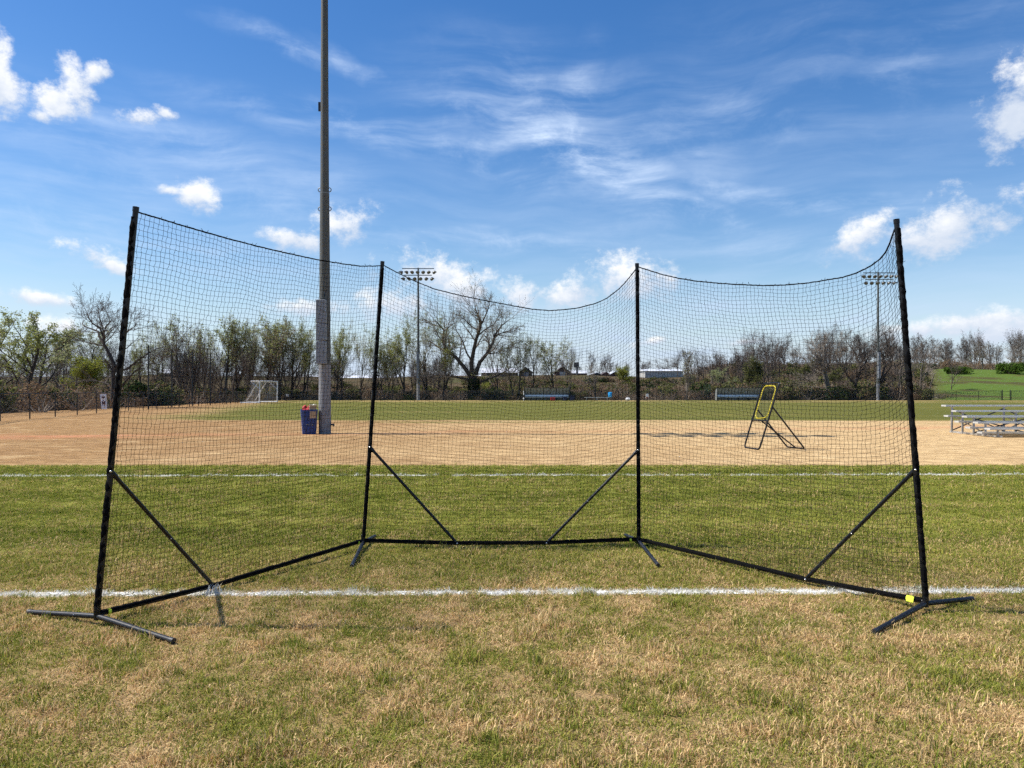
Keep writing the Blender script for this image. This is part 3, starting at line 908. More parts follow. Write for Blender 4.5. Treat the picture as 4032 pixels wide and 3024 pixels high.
        for i in range(1, NU):
            for j in range(1, NV):
                q = K[i, j]; r = .0030; b0 = len(V)
                V += [q + e * r, q - e * r, q + Vector((0, 0, r)), q - Vector((0, 0, r)), q + nrm * r, q - nrm * r]
                for f in ((0,2,4),(2,1,4),(1,3,4),(3,0,4),(2,0,5),(1,2,5),(3,1,5),(0,3,5)): Fc.append(tuple(b0 + c for c in f))
        b = MB(); b.v = [tuple(q) for q in V]; b.f = Fc; b.m = [0] * len(Fc)
        net = b.build('net_panel', 'black_cord', t); net['kind'] = 'stuff'
        # head rope with short knot tails
        b = MB(); k = 150
        rp = [topc(i / k) + Vector((0, 0, .0015 * rnd.uniform(-1, 1))) for i in range(k + 1)]
        b.tube(rp, [.0048 + .0014 * rnd.random() for _ in rp], 6)
        for _ in range(26):
            q = topc(rnd.uniform(.03, .97)); b.tube([q, q + Vector((rnd.uniform(-.018, .018), rnd.uniform(-.01, .01), rnd.uniform(.004, .024)))], .0017, 4)
        b.build('head_rope', 'black_sleeve', t)
    return t
make_backstop()

# ------------------------------------------------------------------ floodlight poles
def lamp_mesh():
    b = MB()
    b.lathe((0, 0, 0), [(.05, .0), (.10, .03), (.13, .12), (.22, .24), (.285, .34), (.30, .36)], 14)
    return b.mesh('lamp_shell', 'lamp_shell', smooth=True)
def face_mesh():
    b = MB(); b.lathe((0, 0, 0), [(.285, .352), (.27, .385), (.15, .40), (.01, .405)], 14)
    return b.mesh('lamp_lens', 'lamp_face', smooth=True)
def visor_mesh():
    b = MB(); n = 12
    outer, inner = [], []
    for i in range(n + 1):
        a = math.pi * (i / n)
        outer.append(Vector((.305 * math.cos(a), .305 * math.sin(a), 0))); inner.append(outer[-1] * .975)
    for i in range(n):
        l0 = .12 + .26 * math.sin(math.pi * i / n); l1 = .12 + .26 * math.sin(math.pi * (i + 1) / n)
        z = .355
        q = [outer[i] + Vector((0,0,z)), outer[i+1] + Vector((0,0,z)), outer[i+1] * 1.06 + Vector((0,0,z+l1)), outer[i] * 1.06 + Vector((0,0,z+l0))]
        p = [inner[i] + Vector((0,0,z)), inner[i+1] + Vector((0,0,z)), inner[i+1] * 1.06 + Vector((0,0,z+l1)), inner[i] * 1.06 + Vector((0,0,z+l0))]
        b.poly(q); b.poly(list(reversed(p))); b.poly([q[2], q[3], p[3], p[2]])
    return b.mesh('lamp_visor', 'lamp_shell')
LAMP, FACE, VIS = lamp_mesh(), face_mesh(), visor_mesh()
def add_lamps(t, cx, cy, z, xs, aims, side):
    for x, az in zip(xs, aims):
        tilt = R(62)
        dirv = Vector((math.sin(az) * math.sin(tilt), -math.cos(az) * math.sin(tilt) * side, -math.cos(tilt)))
        zax = dirv.normalized(); up = Vector((0, 0, 1)); yax = (up - zax * up.dot(zax)).normalized(); xax = yax.cross(zax)
        mt = Matrix((xax, yax, zax)).transposed().to_4x4(); mt.translation = Vector((cx + x, cy - .12 * side, z - .42)) - Vector(t['_o'])
        lo = bpy.data.objects.new('lamp', LAMP); COL.objects.link(lo); lo.parent = t; lo.matrix_local = mt @ Matrix.Scale(.86 if t['_o'][1] > 60 else 1.0, 4)
        for nm, me in (('lens', FACE), ('visor', VIS)):
            o = bpy.data.objects.new(nm, me); COL.objects.link(o); o.parent = lo
def light_pole(base, H, r0, r1, label, group, side=1, near=False):
    t = thing('light_pole', base, label, 'light pole', group)
    x, y, z = base
    b = MB(); n = 20
    zc = 2.32 if near else 2.3
    b.tube([(x, y, z - .3), (x, y, z + zc)], [r0 * 1.02, r0], n)
    b.build('concrete_base', 'concrete', t, True)
    b = MB(); b.tube([(x, y, z + zc), (x, y, z + H * .43)], [r0 * .985, r0 * .985 + (r1 - r0) * .43], n); b.build('lower_pole', 'galv', t, True)
    b = MB(); b.tube([(x, y, z + H * .43 - .25), (x, y, z + H)], [r0 * .955 + (r1 - r0) * .43, r1], n); b.build('upper_pole', 'galv', t, True)
    b = MB(); b.tube([(x, y, z + H * .43 - .012), (x, y, z + H * .43 + .012)], [r0 * 1.0 + (r1 - r0) * .43] * 2, n); b.build('joint_band', 'galv_dark', t, True)
    # cabinets strapped to the pole
    z0, z1 = (2.33, 4.48) if near else (3.0, 6.6)
    wd = r0 * (1.62 if near else 1.3)
    segs = [(0, .36), (.36, .63), (.63, 1.0)]
    for a, c in segs:
        za, zb = z + z0 + (z1 - z0) * a + .008, z + z0 + (z1 - z0) * c - .008
        q = MB(); q.box((x - r0 * .20, y - r0 - .09 * (1 if near else 2), (za + zb) / 2), (wd, .20 * (1 if near else 2), zb - za), ch=.012); bx = q.build('cabinet', 'grey_box', t)
        q = MB(); q.box((x - r0 * .20 + wd * .30, y - r0 - .197 * (1 if near else 2), (za + zb) / 2), (.022, .02, .1)); q.build('latch', 'galv_dark', bx)
    for k in (0, 1):
        zz = z + H * .43 + (-.52 if k else .12)
        for sg in (-1, 1):
            rr = r0 + (r1 - r0) * .43
            q = MB(); ring = []
            for i in range(9):
                a = math.pi * (i / 8 - .5)
                ring.append((x + sg * (rr - .01 + .075 * math.cos(a)), y, zz + .07 * math.sin(a)))
            q.tube(ring, .016 if near else .02, 6); q.build('lifting_eye', 'galv_dark', t, True)
    for row, (zz, nl, half) in enumerate(((H - .15, 7, 2.05), (H - 1.05, 6, 1.75))):
        side = (-1 if row else 1) if near else side
        if near: half *= 1.15
        q = MB(); q.box((x, y - .22 * side, z + zz), (half * 2 + .25, .11, .11)); q.build('crossarm', 'galv_dark', t)
        xs = [-half + 2 * half * i / (nl - 1) for i in range(nl)]
        add_lamps(t, x, y - .22 * side, z + zz, xs, [R(-38 + 76 * i / (nl - 1)) for i in range(nl)], side)
    if near:
        q = MB(); q.tube([(x + r0 * .8, y - .02, z + .30), (x + r0 + .07, y - .02, z + .30)], .03, 8); q.tube([(x + r0 + .07, y - .02, z + .285), (x + r0 + .12, y - .02, z + .30)], .045, 8); q.build('conduit_stub', 'black_plastic', t, True)
        q = MB(); q.box((x - r0 * .82, y, z + 11.0), (.09, .05, .30)); q.build('small_bracket', 'black_plastic', t)
    return t
NEARPOLE = Gp(1279, 1707)
light_pole(NEARPOLE, 18.8, .200, .095, 'tall grey floodlight pole beside the blue bin, top out of frame', 'floodlight poles', -1, True)
light_pole(at(1647, 101.0), 18.1, .22, .11, 'far floodlight pole left of the big oak with two lamp rows', 'floodlight poles')
light_pole(at(3457, 101.5), 17.6, .22, .11, 'far floodlight pole near the right end of the backstop net', 'floodlight poles')

# ------------------------------------------------------------------ blue bin full of rubbish
def make_bin():
    c = Gp(1215, 1709); x, y, z = c
    y += .05; c = Vector((x, y, gz(x, y))); z = c.z
    t = thing('rubbish_bin', c, 'blue plastic bin overfilled beside the near light pole', 'bin')
    rot = Matrix.Rotation(R(21), 3, 'Z')
    def ring(wx, wy, zz, k=.05):
        return [rot @ Vector(q) + c for q in ((-wx+k,-wy,zz),(wx-k,-wy,zz),(wx,-wy+k,zz),(wx,wy-k,zz),(wx-k,wy,zz),(-wx+k,wy,zz),(-wx,wy-k,zz),(-wx,-wy+k,zz))]
    b = MB()
    rings = [ring(.185, .185, 0), ring(.19, .19, .03), ring(.235, .235, .74), ring(.235, .235, .76), ring(.215, .215, .76), ring(.20, .20, .35)]
    base = 0
    for r_ in rings: b.v += [tuple(c + Vector(((q.x - c.x) * 1.12, (q.y - c.y) * 1.12, (q.z - c.z) * 1.07))) for q in r_]
    for i in range(5):
        for j in range(8):
            a = i * 8 + j; k = i * 8 + (j + 1) % 8
            b.f.append((a, k, k + 8, a + 8)); b.m.append(0)
    b.f.append(tuple(reversed(range(8)))); b.m.append(0)
    b.f.append(tuple(range(40, 48))); b.m.append(0)
    body = b.build('body', 'blue_bin', t)
    b = MB(); b.box(rot @ Vector((0, -.232, .735)) + c, (.40, .03, .05), rot); b.box(rot @ Vector((0, .232, .735)) + c, (.40, .03, .05), rot)
    b.box(rot @ Vector((-.232, 0, .735)) + c, (.03, .44, .05), rot); b.box(rot @ Vector((.232, 0, .735)) + c, (.03, .44, .05), rot)
    b.build('rim', 'blue_bin', body)
    b = MB(); b.box(rot @ Vector((.01, -.216, .50)) + c, (.22, .012, .30), rot @ Matrix.Rotation(R(-3.8), 3, 'X')); b.build('raised_panel', 'blue_bin', body)
    b = MB(); b.tube([rot @ Vector((-.13, -.20, .345)) + c, rot @ Vector((-.10, -.255, .33)) + c, rot @ Vector((.11, -.255, .33)) + c, rot @ Vector((.13, -.20, .345)) + c], .012, 8); b.build('handle', 'grey_box', body, True)
    o = c + Vector((0, 0, .74))
    # contents
    t1 = thing('red_jersey', o + Vector((-.06, 0, 0)), 'crumpled red cloth stuffed in the top of the blue bin', 'cloth')
    b = MB(); rnd = random.Random(3); q0 = []
    n, k = 16, 6
    for i in range(k):
        for j in range(n):
            a = 2 * math.pi * j / n; rr = (.16, .19, .17, .12, .06, .01)[i] * (1 + .3 * math.sin(3 * a + i) * .6 + .12 * rnd.uniform(-1, 1))
            zz = (-.25, .0, .05, .10, .14, .16)[i] + (.10 * max(0, math.sin(2 * a + .6)) if 1 < i < 5 else 0) + rnd.uniform(-.012, .012)
            b.v.append((o.x - .05 + rr * math.cos(a), o.y + rr * .9 * math.sin(a), o.z + zz))
    for i in range(k - 1):
        for j in range(n):
            a = i * n + j; e = i * n + (j + 1) % n
            b.f.append((a, e, e + n, a + n)); b.m.append(0)
    b.f.append(tuple(range(n))[::-1]); b.m.append(0); b.f.append(tuple((k - 1) * n + j for j in range(n))); b.m.append(0)
    b.build('fabric', 'red', t1)
    t2 = thing('cardboard_box', o + Vector((.10, -.02, 0)), 'torn brown cardboard box hanging over the rim of the blue bin', 'box')
    b = MB(); b.box(o + Vector((.115, -.03, .06)), (.22, .22, .30), rot @ Matrix.Rotation(R(8), 3, 'Y')); b.build('carton', 'card', t2)
    b = MB(); b.box(o + rot @ Vector((.10, -.262, -.07)), (.20, .008, .27), rot @ Matrix.Rotation(R(-3), 3, 'X')); b.build('front_flap', 'card', t2)
    b = MB(); b.box(o + Vector((.26, -.02, .17)), (.14, .2, .008), rot @ Matrix.Rotation(R(32), 3, 'Y')); b.build('side_flap', 'card', t2)
    t3 = thing('paper_litter', o + Vector((.1, 0, .22)), 'white crumpled paper on top of the cardboard in the blue bin', 'paper')
    b = MB()
    for i in range(9):
        q = o + Vector((.06 + .022 * i, -.05 + .1 * rnd.random(), .215 + .03 * rnd.random()))
        rr = Matrix.Rotation(rnd.uniform(0, 6), 3, 'Z') @ Matrix.Rotation(rnd.uniform(-.7, .7), 3, 'X')
        b.box(q, (.09, .06, .006), rr)
    b.build('sheet', 'paper', t3)
    t4 = thing('broken_stick', o, 'short dark stick poking up out of the blue bin', 'stick')
    b = MB(); b.tube([o + Vector((-.02, .0, -.1)), o + Vector((.045, -.01, .17)), o + Vector((.075, -.02, .30))], .014, 8); b.build('shaft', 'black_plastic', t4, True)
make_bin()

# ------------------------------------------------------------------ ball rebounder
def make_rebounder():
    g = lambda px, py, d: P(px, py, d)
    d0, d1 = 18.75, 18.05
    bl, br_ = g(2931, 1764, d0), g(2990, 1772, d1)
    bl.z = gz(bl.x, bl.y) + .018; br_.z = gz(br_.x, br_.y) + .018
    tl, tr = g(3003, 1511, d0), g(3070, 1507, d1)
    t = thing('ball_rebounder', ((bl.x + br_.x) / 2 + .5, 18.4, gz(6, 18.4)), 'tilted black frame ball rebounder with yellow dashed ring on dry grass', 'rebounder')
    def rounded(pts, r, closed=False, n=5):
        out = []
        k = len(pts)
        for i in range(k):
            if not closed and i in (0, k - 1): out.append(pts[i]); continue
            a, b, c = pts[i - 1], pts[i], pts[(i + 1) % k]
            u = (a - b).normalized(); v = (c - b).normalized()
            for s_ in range(n + 1):
                q = s_ / n
                out.append((b + u * r) * (1 - q) ** 2 + b * 2 * q * (1 - q) + (b + v * r) * q * q)
        return out
    fr = rounded([bl, tl, tr, br_], .09, True); fr.append(fr[0])
    b = MB(); b.tube(fr, .021, 10, cap=False); b.build('front_frame', 'black_tube', t, True)
    ml, mr = bl.lerp(tl, .43), br_.lerp(tr, .43)
    b = MB(); b.tube([ml, mr], .019, 10); b.build('crossbar', 'black_tube', t, True)
    cb = MB(); rnd = random.Random(2)
    for i in range(14):
        q = ml.lerp(mr, (i + .5) / 14); cb.tube([q, q + Vector((rnd.uniform(-.01, .01), 0, -.05 - .02 * rnd.random()))], .006, 5)
    cb.build('bungee_tail', 'black_cord', t)
    rl, rr = g(3100, 1765, 18.85), g(3169, 1768, 18.25)
    rl.z = gz(rl.x, rl.y) + .018; rr.z = gz(rr.x, rr.y) + .018
    ul, ur = bl.lerp(tl, .625), br_.lerp(tr, .64)
    b = MB(); b.tube(rounded([ul, rl, rr, ur], .07), .020, 10); b.build('rear_leg', 'black_tube', t, True)
    b = MB(); b.tube([ml.lerp(mr, .55), rl.lerp(rr, .5)], .017, 10); b.build('strut', 'black_tube', t, True)
    b = MB(); b.lathe(tr + Vector((0, -.03, -.01)), [(.014, -.01), (.016, 0), (.004, .012)], 8, 0); b.build('bolt', 'bolt', t)
    # hoop tied inside the frame, with yellow sleeves
    ex, ez = (tr - tl), (bl - tl)
    q = lambda u, v: tl + ex * u + ez * v
    pts = rounded([q(.13, .035), q(.87, .045), q(.84, .52), q(.86, .54), q(.83, .55), q(.14, .55), q(.10, .5)], .05, True)
    corners = [q(.12, .035), q(.88, .045), q(.87, .53), q(.13, .545)]
    pts = []
    for i in range(4):
        a, b_, c = corners[i - 1], corners[i], corners[(i + 1) % 4]
        u = (a - b_).normalized(); v = (c - b_).normalized(); r = .15
        for s_ in range(7):
            k = s_ / 6; pts.append((b_ + u * r) * (1 - k) ** 2 + b_ * 2 * k * (1 - k) + (b_ + v * r) * k * k)
    pts.append(pts[0])
    L = [0]
    for a, b_ in zip(pts[:-1], pts[1:]): L.append(L[-1] + (b_ - a).length)
    def along(s_):
        for i in range(len(L) - 1):
            if s_ <= L[i + 1]: return pts[i].lerp(pts[i + 1], (s_ - L[i]) / (L[i + 1] - L[i]))
        return pts[-1]
    nb = 46
    b = MB(); b.tube(pts, .008, 6, cap=False); b.build('hoop', 'black_cord', t, True)
    for i in range(nb):
        s0 = L[-1] * (i + .12) / nb; s1 = L[-1] * (i + .88) / nb
        b = MB(); b.tube([along(s0), along((s0 + s1) / 2), along(s1)], .0135, 7); b.build('yellow_sleeve', 'yellow', t, True)
    nv = MB(); nv.poly([q(.12, .04), q(.88, .045), q(.86, .53), q(.14, .54)])
    W_, H_ = ex.length * .75, ez.length * .5
    nv.uv = [[0, H_], [W_, H_], [W_, 0], [0, 0]]
    nn = nv.build('rebound_net', 'fine_net', t); nn['kind'] = 'stuff'
make_rebounder()

# ------------------------------------------------------------------ bleachers
def make_bleachers():
    z0 = gz(15, 24); x0, x1 = 14.98, 19.6
    t = thing('bleachers', ((x0 + x1) / 2, 23.9, z0), 'five-row aluminium bleachers on dry grass at the right edge', 'bleachers')
    def plank(name, y, z, wd, xa):
        b = MB(); b.box(((xa + x1) / 2, y, z), (x1 - xa, wd, .045)); p = b.build(name, 'alu', t)
        c = MB(); c.box((xa + .012, y, z), (.13, wd + .008, .052)); c.build('end_cap', 'alu_cap', p)
        g_ = MB()
        for k in (-1, 0, 1): g_.box(((xa + x1) / 2, y + k * wd * .3, z + .0245), (x1 - xa - .02, .012, .006))
        g_.build('grip_rib', 'alu', p)
    ys = [22.92 + .60 * k for k in range(5)]; zs = [z0 + .275 + .160 * k for k in range(5)]
    xa = 14.78
    for k in range(5): plank('seat_plank', ys[k], zs[k], .26, xa + .012 * k)
    for k in range(1, 5): plank('foot_plank', ys[k] - .27, zs[k] - .34 + (.04 if k == 1 else 0), .24, xa - .03)
    for fx in (x0 + .08, x0 + 1.86, x0 + 3.64, x1 - .15):
        for k in range(5):
            b = MB(); b.bar((fx, ys[k], gz(fx, ys[k]) + .02), (fx, ys[k], zs[k] - .023), .05, .05); lg = b.build('upright', 'alu_frame', t)
            b = MB(); b.box((fx, ys[k], zs[k] - .034), (.06, .24, .02)); b.build('seat_bracket', 'alu_frame', lg)
        b = MB(); b.bar((fx + .035, ys[0] - .12, gz(fx, ys[0]) + .03), (fx + .035, ys[4] + .15, gz(fx, ys[4]) + .03), .06, .06); b.build('skid', 'alu', t)
        b = MB(); b.bar((fx + .06, ys[4], zs[4] - .36), (fx + .06, ys[1], z0 + .05), .022, .035); b.build('sway_brace', 'alu_frame', t)
    fxs = [x0 + .08, x0 + 1.86, x0 + 3.64]
    for i, fx in enumerate(fxs):
        nx = (fxs + [x1 - .15])[i + 1]
        for (ya, za, yb, zb) in ((ys[4] + .03, z0 + .06, ys[4] + .03, zs[4] - .1), (ys[2] + .03, zs[2] - .06, ys[2] + .03, z0 + .06)):
            m_ = (fx + nx) / 2
            b = MB(); b.bar((fx, ya, za), (nx, yb, zb), .02, .035); b.build('cross_brace', 'dark_brace', t)
            b = MB(); b.bar((fx, ya + .03, zb), (nx, yb + .03, za), .02, .035); b.build('cross_brace', 'dark_brace', t)
make_bleachers()

# ------------------------------------------------------------------ soccer goal
def make_goal():
    L = at(1022, 80.0); Rr = at(1092, 86.0)
    H = 2.40
    t = thing('soccer_goal', (L + Rr) / 2, 'white soccer goal with sagging net at the far left of the field', 'soccer goal')
    back = Vector((-(Rr.y - L.y), (Rr.x - L.x), 0)).normalized()
    if back.x > 0: back = -back
    up = Vector((0, 0, 1))
    Lt, Rt = L + up * H, Rr + up * H
    rL, rR = L + back * 2.1, Rr + back * 2.1
    rL.z = gz(rL.x, rL.y); rR.z = gz(rR.x, rR.y)
    def part(name, pts, r): b = MB(); b.tube(pts, r, 8); b.build(name, 'white_paint', t, True)
    part('goal_post', [L, Lt], .07); part('goal_post', [Rr, Rt], .07); part('crossbar', [Lt, Rt], .07)
    tL, tR = Lt + back * .95 + up * -.02, Rt + back * .95 + up * -.02
    part('top_stay', [Lt, tL], .045); part('top_stay', [Rt, tR], .045)
    part('diagonal_brace', [tL - up * .03, L + up * 1.55], .03); part('diagonal_brace', [tR - up * .03, Rr + up * 1.55], .03)
    part('ground_bar', [L + up * .06, rL + up * .06], .07); part('ground_bar', [Rr + up * .06, rR + up * .06], .07); part('ground_bar', [rL + up * .06, rR + up * .06], .07)
    b = MB(); uv = []
    n, k = 10, 14
    prof = []
    for j in range(n + 1):
        v = j / n                                      # from the top stays down to the rear ground bar, hanging in a curve
        prof.append((.95 + 1.15 * v ** 2.0, (H - .02) * (1 - v) ** 1.35))
    for j, (bk, hh) in enumerate(prof):
        for i in range(k + 1):
            u = i / k; q = L.lerp(Rr, u); sag = .22 * math.sin(math.pi * u) * math.sin(math.pi * j / n)
            b.v.append(tuple(q + back * (bk - sag * .6) + up * max(.05, hh - sag))); uv.append([u * 7.3, j * .3])
    for j in range(n):
        for i in range(k):
            a = j * (k + 1) + i; b.f.append((a, a + 1, a + k + 2, a + k + 1)); b.m.append(0)
    # roof and two sides
    def quadgrid(A, B, C, D_, w_, h_, m_=4):
        s = len(b.v)
        for j in range(m_ + 1):
            for i in range(m_ + 1):
                b.v.append(tuple(A.lerp(B, i / m_).lerp(D_.lerp(C, i / m_), j / m_) - up * (.10 * math.sin(math.pi * i / m_) * math.sin(math.pi * j / m_)))); uv.append([w_ * i / m_, h_ * j / m_])
        for j in range(m_):
            for i in range(m_):
                a = s + j * (m_ + 1) + i; b.f.append((a, a + 1, a + m_ + 2, a + m_ + 1)); b.m.append(0)
    quadgrid(Lt, Rt, tR, tL, 7.3, .95)
    for A, At in ((L, Lt), (Rr, Rt)):
        s = len(b.v)
        for j, (bk, hh) in enumerate(prof):
            b.v.append(tuple(A + up * max(.05, hh))); uv.append([0, hh]); b.v.append(tuple(A + back * bk + up * max(.05, hh))); uv.append([bk, hh])
        for j in range(n): b.f.append((s + 2 * j, s + 2 * j + 1, s + 2 * j + 3, s + 2 * j + 2)); b.m.append(0)
    b.uv = uv
    o = b.build('goal_net', 'goal_net', t); o['kind'] = 'stuff'
    # bunched folds of loose net
    for u, nm in ((.18, 0), (.62, 1)):
        q = L.lerp(Rr, u)
        b = MB(); b.tube([q + back * .5 + up * (H - .1), q + back * 1.05 + up * (H * .62), q + back * 1.35 + up * (H * .36), q + back * 1.9 + up * .12], [.03, .06, .08, .03], 6)
        b.build('net_fold', 'white_net', t, True)
make_goal()

# ------------------------------------------------------------------ team shelters
def make_shelter(px, d, label):
    W_, H_, dep = 6.1, 1.70, 1.15
    c = at(px, d); t = thing('team_shelter', c, label, 'shelter', 'team shelters at the far field edge')
    prof = [(dep, .06), (dep, .75), (dep * .97, 1.05), (dep * .84, 1.36), (dep * .62, 1.57), (dep * .35, 1.67), (.08, H_)]
    x0 = c.x - W_ / 2
    nb = 7; 
    for i in range(nb):
        xa, xb = x0 + W_ * i / nb + .02, x0 + W_ * (i + 1) / nb - .02
        b = MB()
        for (ya, za), (yb, zb) in zip(prof[:-1], prof[1:]):
            b.poly([(xa, c.y + ya, c.z + za), (xb, c.y + ya, c.z + za), (xb, c.y + yb, c.z + zb), (xa, c.y + yb, c.z + zb)])
            b.poly([(xa, c.y + ya + .012, c.z + za + .004), (xa, c.y + yb + .012, c.z + zb + .010), (xb, c.y + yb + .012, c.z + zb + .010), (xb, c.y + ya + .012, c.z + za + .004)])
        b.build('roof_panel', 'poly', t, True)
    for i in range(2 * nb + 1):
        x = x0 + W_ * i / (2 * nb); b = MB()
        b.tube([(x, c.y + ya, c.z + za) for ya, za in [(dep, 0)] + prof[1:]], .035 if i % 2 == 0 else .016, 6); b.build('hoop_rib', 'fence', t, True)
    for x in (x0, x0 + W_):
        b = MB(); b.prism([(x, c.y + ya, c.z + za) for ya, za in prof] + [(x, c.y + .35, c.z + .06)], (.012, 0, 0)); b.build('end_panel', 'poly', t)
        b = MB(); b.tube([(x, c.y + .05, c.z), (x, c.y + .05, c.z + H_ - .02)], .035, 6); b.build('front_post', 'fence', t)
    b = MB(); b.tube([(x0, c.y + .08, c.z + H_), (x0 + W_, c.y + .08, c.z + H_)], .03, 6); b.build('front_rail', 'fence', t)
    b = MB(); b.tube([(x0, c.y + dep - .02, c.z + .76), (x0 + W_, c.y + dep - .02, c.z + .76)], .035, 6); b.build('back_rail', 'fence', t)
    b = MB(); b.box((c.x, c.y + .75, c.z + .44), (W_ - .2, .28, .05)); b.build('bench_seat', 'alu', t)
    b = MB(); b.box((c.x, c.y + .98, c.z + .64), (W_ - .2, .04, .24), Matrix.Rotation(R(-10), 3, 'X')); b.build('bench_back', 'alu', t)
    for i in range(5):
        x = x0 + .3 + (W_ - .6) * i / 4; b = MB(); b.box((x, c.y + .78, c.z + .21), (.09, .3, .42)); b.build('bench_leg', 'fence', t)
    return c, x0, x0 + W_
sc1, sa, sb_ = make_shelter(2154, 98.6, 'curved smoked-panel team shelter right of the big oak')
make_shelter(2915, 98.6, 'curved smoked-panel team shelter behind the ball rebounder')
def crate(name, x, y, s, m, label, cat):
    z = gz(x, y); t = thing(name, (x, y, z), label, cat)
    b = MB(); b.box((x, y, z + s[2] / 2), s, ch=.03); b.build('body', m, t)
    b = MB(); b.box((x, y, z + s[2] + .015), (s[0] * 1.04, s[1] * 1.04, .05), ch=.015); b.build('lid', m, t)
crate('storage_bin', sc1.x + .75, 98.2, (.62, .5, .42), 'red_bin', 'red storage bin in front of the left team shelter bench', 'bin')
crate('storage_bin', sc1.x + 2.35, 98.3, (.45, .45, .46), 'navy', 'small navy bin at the right end of the left team shelter', 'bin')
crate('storage_bin', sb_ + .3, 98.5, (.55, .55, .62), 'navy', 'tall navy bin just outside the left team shelter', 'bin')
def white_marker():
    q = at(2062, 98.4); t = thing('marker_post', q, 'white marker post with ball top at the left end of a shelter', 'marker post')
    b = MB(); b.tube([q, q + Vector((0, 0, .32))], .03, 8); b.tube([q + Vector((0, 0, .76)), q + Vector((0, 0, 1.3))], .045, 8); b.build('post', 'white_paint', t)
    b = MB(); b.lathe(q + Vector((0, 0, .3)), [(.02, -.07), (.09, -.04), (.1, 0), (.08, .06), (.02, .09)], 10); b.build('ball', 'white_paint', t, True)
    b = MB(); b.tube([q + Vector((0, 0, .3)), q + Vector((0, 0, .78))], .022, 8); b.build('stem', 'fence', t)
white_marker()
def far_bench():
    c = at(2350, 99.5); t = thing('player_bench', c, 'long low aluminium bench between the two team shelters', 'bench')
    b = MB(); b.box((c.x, c.y, c.z + .42), (3.4, .3, .05)); b.build('seat', 'alu', t)
    for k in (-1.4, 0, 1.4):
        b = MB(); b.box((c.x + k, c.y, c.z + .2), (.06, .28, .40)); b.build('leg', 'alu_frame', t)
    q = Vector((at(2402, 99.4).x, 99.4, c.z + .445))
    t = thing('drink_cooler', q, 'bright blue drink cooler on the end of the low bench', 'cooler')
    b = MB(); b.lathe(q, [(.22, 0), (.25, .03), (.27, .3), (.26, .55), (.24, .58)], 16); b.build('body', 'blue_light', t, True)
    b = MB(); b.lathe(q + Vector((0, 0, .58)), [(.27, 0), (.27, .06), (.2, .1), (.05, .11)], 16); b.build('lid', 'blue_light', t, True)
    b = MB(); b.box(q + Vector((0, -.28, .12)), (.06, .06, .06)); b.build('spigot', 'white_paint', t)
    q = at(2472, 99.2); t = thing('gear_bag', q, 'small white and grey gear bag on the far field edge', 'bag')
    b = MB(); b.lathe(q + Vector((-.28, 0, .20)), [(.04, 0), (.17, .04), (.2, .2), (.19, .42), (.15, .54), (.03, .57)], 12, 0, Matrix.Rotation(R(90), 3, 'Y')); b.build('body', 'white_paint', t, True)
    b = MB(); b.tube([q + Vector((-.2, 0, .38)), q + Vector((0, 0, .55)), q + Vector((.22, 0, .38))], .02, 6); b.build('strap', 'grey_box', t)
    q = at(2548, 99.0); t = thing('small_sign', q, 'small white and orange sign panel at the far field edge', 'sign')
    b = MB(); b.tube([q, q + Vector((0, 0, .75))], .025, 6); b.build('stake', 'fence', t)
    b = MB(); b.box(q + Vector((0, -.03, .62)), (.38, .03, .6), ch=.005); b.build('panel', 'white_paint', t)
    b = MB(); b.box(q + Vector((0, -.05, .42)), (.28, .02, .2)); b.build('lower_panel', 'clay', t)
    q = at(1133, 100.2); t = thing('notice_board', q, 'dark box with a small white notice behind the soccer goal', 'notice')
    b = MB(); b.box(q + Vector((0, 0, .42)), (.75, .5, .84), ch=.02); b.build('box', 'black_plastic', t)
    for k in (0, 1):
        b = MB(); b.box(q + Vector((.02, -.262, .62 + .17 * k)), (.30, .02, .11)); b.build('notice_plate', 'white_paint', t)
far_bench()

# ------------------------------------------------------------------ fences
def fence(path, h, spacing, label, gate=None, mesh='chain', low=0.0):
    t = thing('chain_link_fence', path[0], label, 'fence')
    posts = []
    for a, c in zip(path[:-1], path[1:]):
        a, c = Vector(a), Vector(c); n = max(1, round((c - a).length / spacing))
        for i in range(n): posts.append(a.lerp(c, i / n))
    posts.append(Vector(path[-1]))
    for q in posts: q.z = gz(q.x, q.y)
    up = Vector((0, 0, 1))
    for q in posts:
        b = MB(); b.tube([q - up * .2, q + up * (h + .02)], .034, 6); b.build('post', 'fence', t)
    for a, c in zip(posts[:-1], posts[1:]):
        b = MB(); b.tube([a + up * h, c + up * h], .024, 6); b.build('top_rail', 'fence', t)
    b = MB(); b.uv = []
    s_ = 0
    for i, q in enumerate(posts):
        if i: s_ += (q - posts[i - 1]).length
        b.v += [tuple(q + up * (.03 + low)), tuple(q + up * h)]; b.uv += [[s_, 0], [s_, h]]
    for i in range(len(posts) - 1): b.f.append((2 * i, 2 * i + 2, 2 * i + 3, 2 * i + 1)); b.m.append(0)
    b.build('wire_mesh', mesh, t)
    return t, posts
fl = [Gp(-160, 1685), Gp(0, 1659), Gp(506, 1617), Gp(876, 1590.5), Vector((-31.8, 100.5, 0))]
fence(fl, 1.28, 2.75, 'black chain link fence receding along the left of the field', low=.12)
fence([(-31.8, 101.4, 0), (67.2, 101.6, 0)], 1.30, 3.05, 'long black chain link fence along the far edge of the field')
fence([(68.6, 101.6, 0), (92, 101.6, 0)], 1.30, 3.05, 'black chain link fence right of the far gate')
